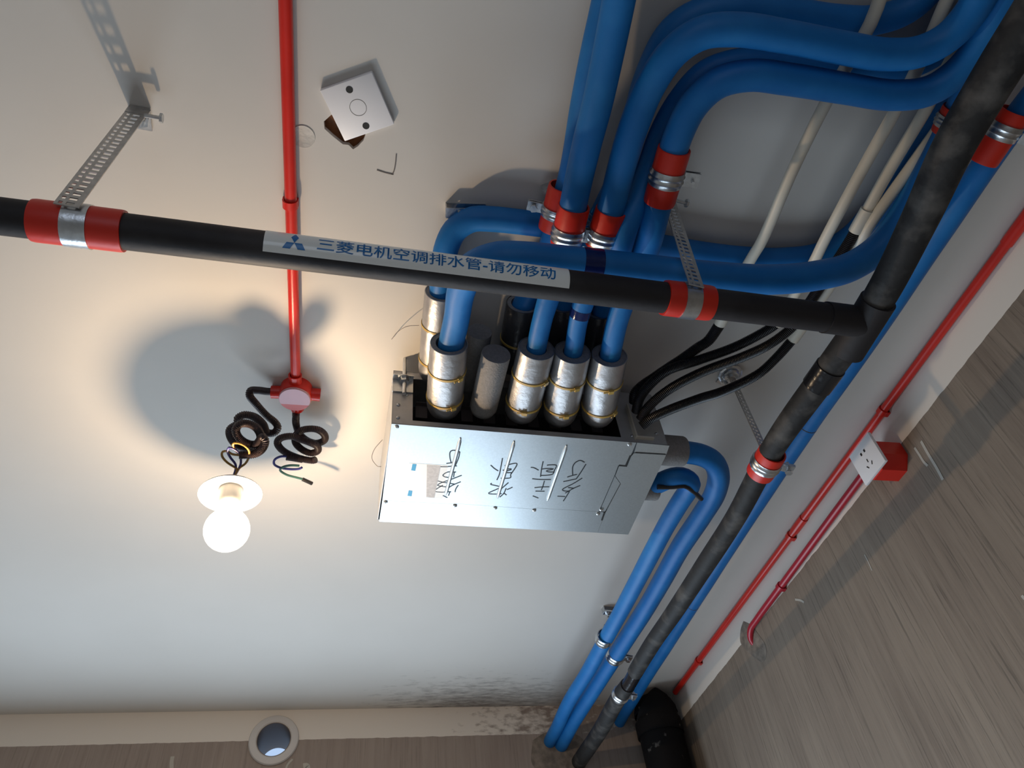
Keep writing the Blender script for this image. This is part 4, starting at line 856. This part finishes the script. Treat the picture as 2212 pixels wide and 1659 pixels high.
bm = new(); tube(bm, [(-0.1638,1.2318,2.6230),(-0.1789,1.2328,2.6220),(-0.1911,1.2424,2.6200),(-0.1916,1.2535,2.6170),(-0.1788,1.2614,2.6150),(-0.1572,1.2635,2.6140),(-0.1385,1.2595,2.6130),(-0.1332,1.2547,2.6130)], .0026, 8, .004); obj('wire', bm, M['wireb'], t2, label='dark blue wire end')
bm = new(); tube(bm, [(-0.1385,1.2509,2.6140),(-0.1570,1.2508,2.6140),(-0.1740,1.2584,2.6140),(-0.1793,1.2674,2.6130),(-0.1663,1.2777,2.6100),(-0.1445,1.2837,2.6080),(-0.1288,1.2880,2.6070)], .0026, 8, .004); obj('wire', bm, M['wiregy'], t2, label='green and yellow wire end')
bm = new(); tube(bm, [(-0.1320,1.2872,2.6070),(-0.1208,1.2920,2.6050),(-0.1111,1.2985,2.6050)], .0042, 8, .004); obj('wire_tip', bm, M['hose'], t2)

# ---------------------------------------------------------------- the lamp
SC = V((-0.2439,1.1471,2.4500))
LA = V((.10, .02, -1)).normalized()
t = thing('hanging_lamp', 'glowing bulb in a white lamp holder hanging on thin wires', 'lamp', SC)
bm = new(); lathe(bm, SC, LA, [(-.030, 0), (-.030, .016), (-.024, .020), (-.012, .042), (0, .0560), (.003, .0570), (.003, .0545), (-.004, .046), (-.008, .024), (-.008, 0)], 48); obj('lamp_shade', bm, M['porcelain'], t)
bm = new(); lathe(bm, SC, LA, [(-.008, 0), (-.008, .021), (.018, .020), (.030, .0165), (.034, .014), (.034, 0)], 32); obj('bulb_socket', bm, M['porcelain'], t)
BCn = SC + LA * .082
bm = new(); rb = .040
lathe(bm, BCn, LA, [(-.052, .0135), (-.046, .0155), (-.038, .022)] + [(-rb * math.cos(a), rb * math.sin(a)) for a in [math.radians(x) for x in range(48, 181, 11)]] + [(rb, 0)], 32); obj('bulb', bm, M['bulb'], t, label='lit bulb')
pl = bpy.data.lights.new('bulb_light', 'POINT'); pl.energy = 16.0; pl.color = (1.0, .73, .46); pl.shadow_soft_size = .0125
plo = bpy.data.objects.new('bulb_light', pl); C.objects.link(plo); plo.location = SC + LA * .0845
tip = SC - LA * .030
def wire(pts, m):
    bm = new(); tube(bm, [V(q) for q in pts] + [tip], .0022, 8, .004); obj('wire', bm, M[m], t)
wire([(-0.2271,1.0768,2.4860),(-0.2365,1.0633,2.4860),(-0.2464,1.0580,2.4860),(-0.2496,1.0693,2.4850),(-0.2451,1.0830,2.4830),(-0.2369,1.1009,2.4810)], 'wireb')
wire([(-0.2284,1.0769,2.4860),(-0.2392,1.0597,2.4880),(-0.2389,1.0498,2.4900),(-0.2261,1.0508,2.4900),(-0.2135,1.0617,2.4880),(-0.2129,1.0799,2.4860),(-0.2200,1.0978,2.4830),(-0.2306,1.1077,2.4800)], 'wirey')
wire([(-0.2297,1.0779,2.4860),(-0.2426,1.0760,2.4860),(-0.2510,1.0685,2.4860),(-0.2590,1.0711,2.4860),(-0.2601,1.0812,2.4840),(-0.2523,1.0949,2.4820),(-0.2409,1.1043,2.4800),(-0.2353,1.1090,2.4790)], 'wirey')
wire([(-0.2284,1.0778,2.4860),(-0.2274,1.0870,2.4840),(-0.2281,1.0982,2.4810)], 'wireb')

# ---------------------------------------------------------------- blank plate on the ceiling
pc = [V(p) for p in [(-0.1073,0.4565,2.6915),(-0.0316,0.4185,2.6915),(0.0102,0.4941,2.6915),(-0.0683,0.5356,2.6915)]]
cc = sum(pc, V()) / 4; e1 = ((pc[1] - pc[0]) + (pc[2] - pc[3])).normalized(); e2 = e1.cross(UP); e2 = e2 if e2.dot(pc[3] - pc[0]) > 0 else -e2
t = thing('blank_plate', 'square white blank plate askew on the ceiling over a ragged brown hole', 'cover plate', V((cc.x, cc.y, ZC)))
bm = new(); boxm(bm, V((cc.x, cc.y, ZC - .0045)), e1, e2, UP, .0430, .0430, .0045, .0012); obj('plate', bm, M['ivory'], t)
for q in [(-0.0631,0.4495,2.6910),(-0.0355,0.5035,2.6910)]:
    bm = new(); lathe(bm, q, DOWN, [(-.0005, 0), (-.0005, .0055), (.0003, .0055), (.0003, .0050), (.0001, 0)], 24); obj('screw_hole', bm, M['slot'], t)
bm = new(); ring(bm, V((-0.0489,0.4757,2.6910)), DOWN, .0125, .0004, .0007, 36); obj('knockout_ring', bm, M['pencil'], t)

# ---------------------------------------------------------------- wall socket in a red octagonal box
sc = [V(p) for p in [(1.1530,1.0529,2.6319),(1.1530,1.1422,2.6318),(1.1530,1.1431,2.5403),(1.1530,1.0482,2.5338)]]
sq = sum(sc, V()) / 4
t = thing('wall_socket', 'white five-hole socket on a red octagonal box at the top of the right wall', 'socket', V((XW, sq.y, sq.z)))
bm = new(); boxm(bm, V((XW - .069, sq.y, sq.z)), (1, 0, 0), (0, 1, 0), UP, .004, .0445, .0445, .0015); obj('face_plate', bm, M['ivory'], t, label='white face plate')
yc, zc = (1.1065, 2.5963)
oc = []
for k in range(8):
    a = PI / 8 + k * PI / 4; oc.append((XW, sq.y + .002 + .045 / math.cos(PI / 8) * math.cos(a), sq.z - .002 + .045 / math.cos(PI / 8) * math.sin(a)))
bm = new(); prism(bm, oc, (-.065, 0, 0)); obj('back_box', bm, M['red'], t, smooth=False, label='red octagonal box')
def hl(y, z, hy, hz, rot=0):
    ca, sa = math.cos(rot), math.sin(rot); obj('pin_hole', boxm(new(), V((XW - .0731, sq.y + y, sq.z + z)), (1, 0, 0), (0, ca, sa), (0, -sa, ca), .0006, hy, hz), M['slot'], t, smooth=False)
hl(-.007, .019, .0024, .0036); hl(.007, .019, .0024, .0036)
hl(0, -.006, .0012, .0044); hl(-.009, -.019, .0012, .0044, .55); hl(.009, -.019, .0012, .0044, -.55)

# ---------------------------------------------------------------- soil stack in the corner
sp0 = V((1.128, 2.578, 0.0)); 
t = thing('soil_stack', 'black soil pipe rising in the back corner with a rounded top bend', 'pipe', sp0)
bm = new(); tube(bm, [sp0, V((sp0.x, sp0.y, ZC - .115)), V((sp0.x - .004, sp0.y, ZC - .075)), V((sp0.x - .02, sp0.y + .01, ZC - .055))], lambda q: .080, 36, .02)
lathe(bm, V((sp0.x, sp0.y, ZC - .085)), UP, [(0, .081), (.02, .079), (.045, .068), (.066, .046), (.080, 0)], 32)
obj('pipe', bm, M['soil'], t)
bm = new(); lathe(bm, V((sp0.x, sp0.y, ZC - .16)), UP, [(0, .0805), (0, .085), (.05, .085), (.05, .0805)], 32, closed=True); obj('socket_ring', bm, M['soil'], t)

# thin loose binding wires at the left end of the box
bm = new(); tube(bm, [(0.0835,0.8652,2.6500),(0.0629,0.8856,2.6700),(0.0468,0.9123,2.6850),(0.0359,0.9428,2.6960)], .0006, 6, .004)
tag(obj('binding_wire', bm, M['pencil'], loc=(0.0468,0.9123,2.6850)), 'hair-thin wire curling on the ceiling left of the rear sleeve', 'wire', 'thin binding wires')
bm = new(); tube(bm, [(0.0342,1.1817,2.6400),(0.0182,1.2162,2.6400),(0.0158,1.2474,2.6400),(0.0270,1.2571,2.6300),(0.0357,1.2362,2.6100)], .0007, 6, .004)
tag(obj('binding_wire', bm, M['pencil'], loc=(0.0189,1.2284,2.6400)), 'thin wire loop sticking out left of the distributor box', 'wire', 'thin binding wires')
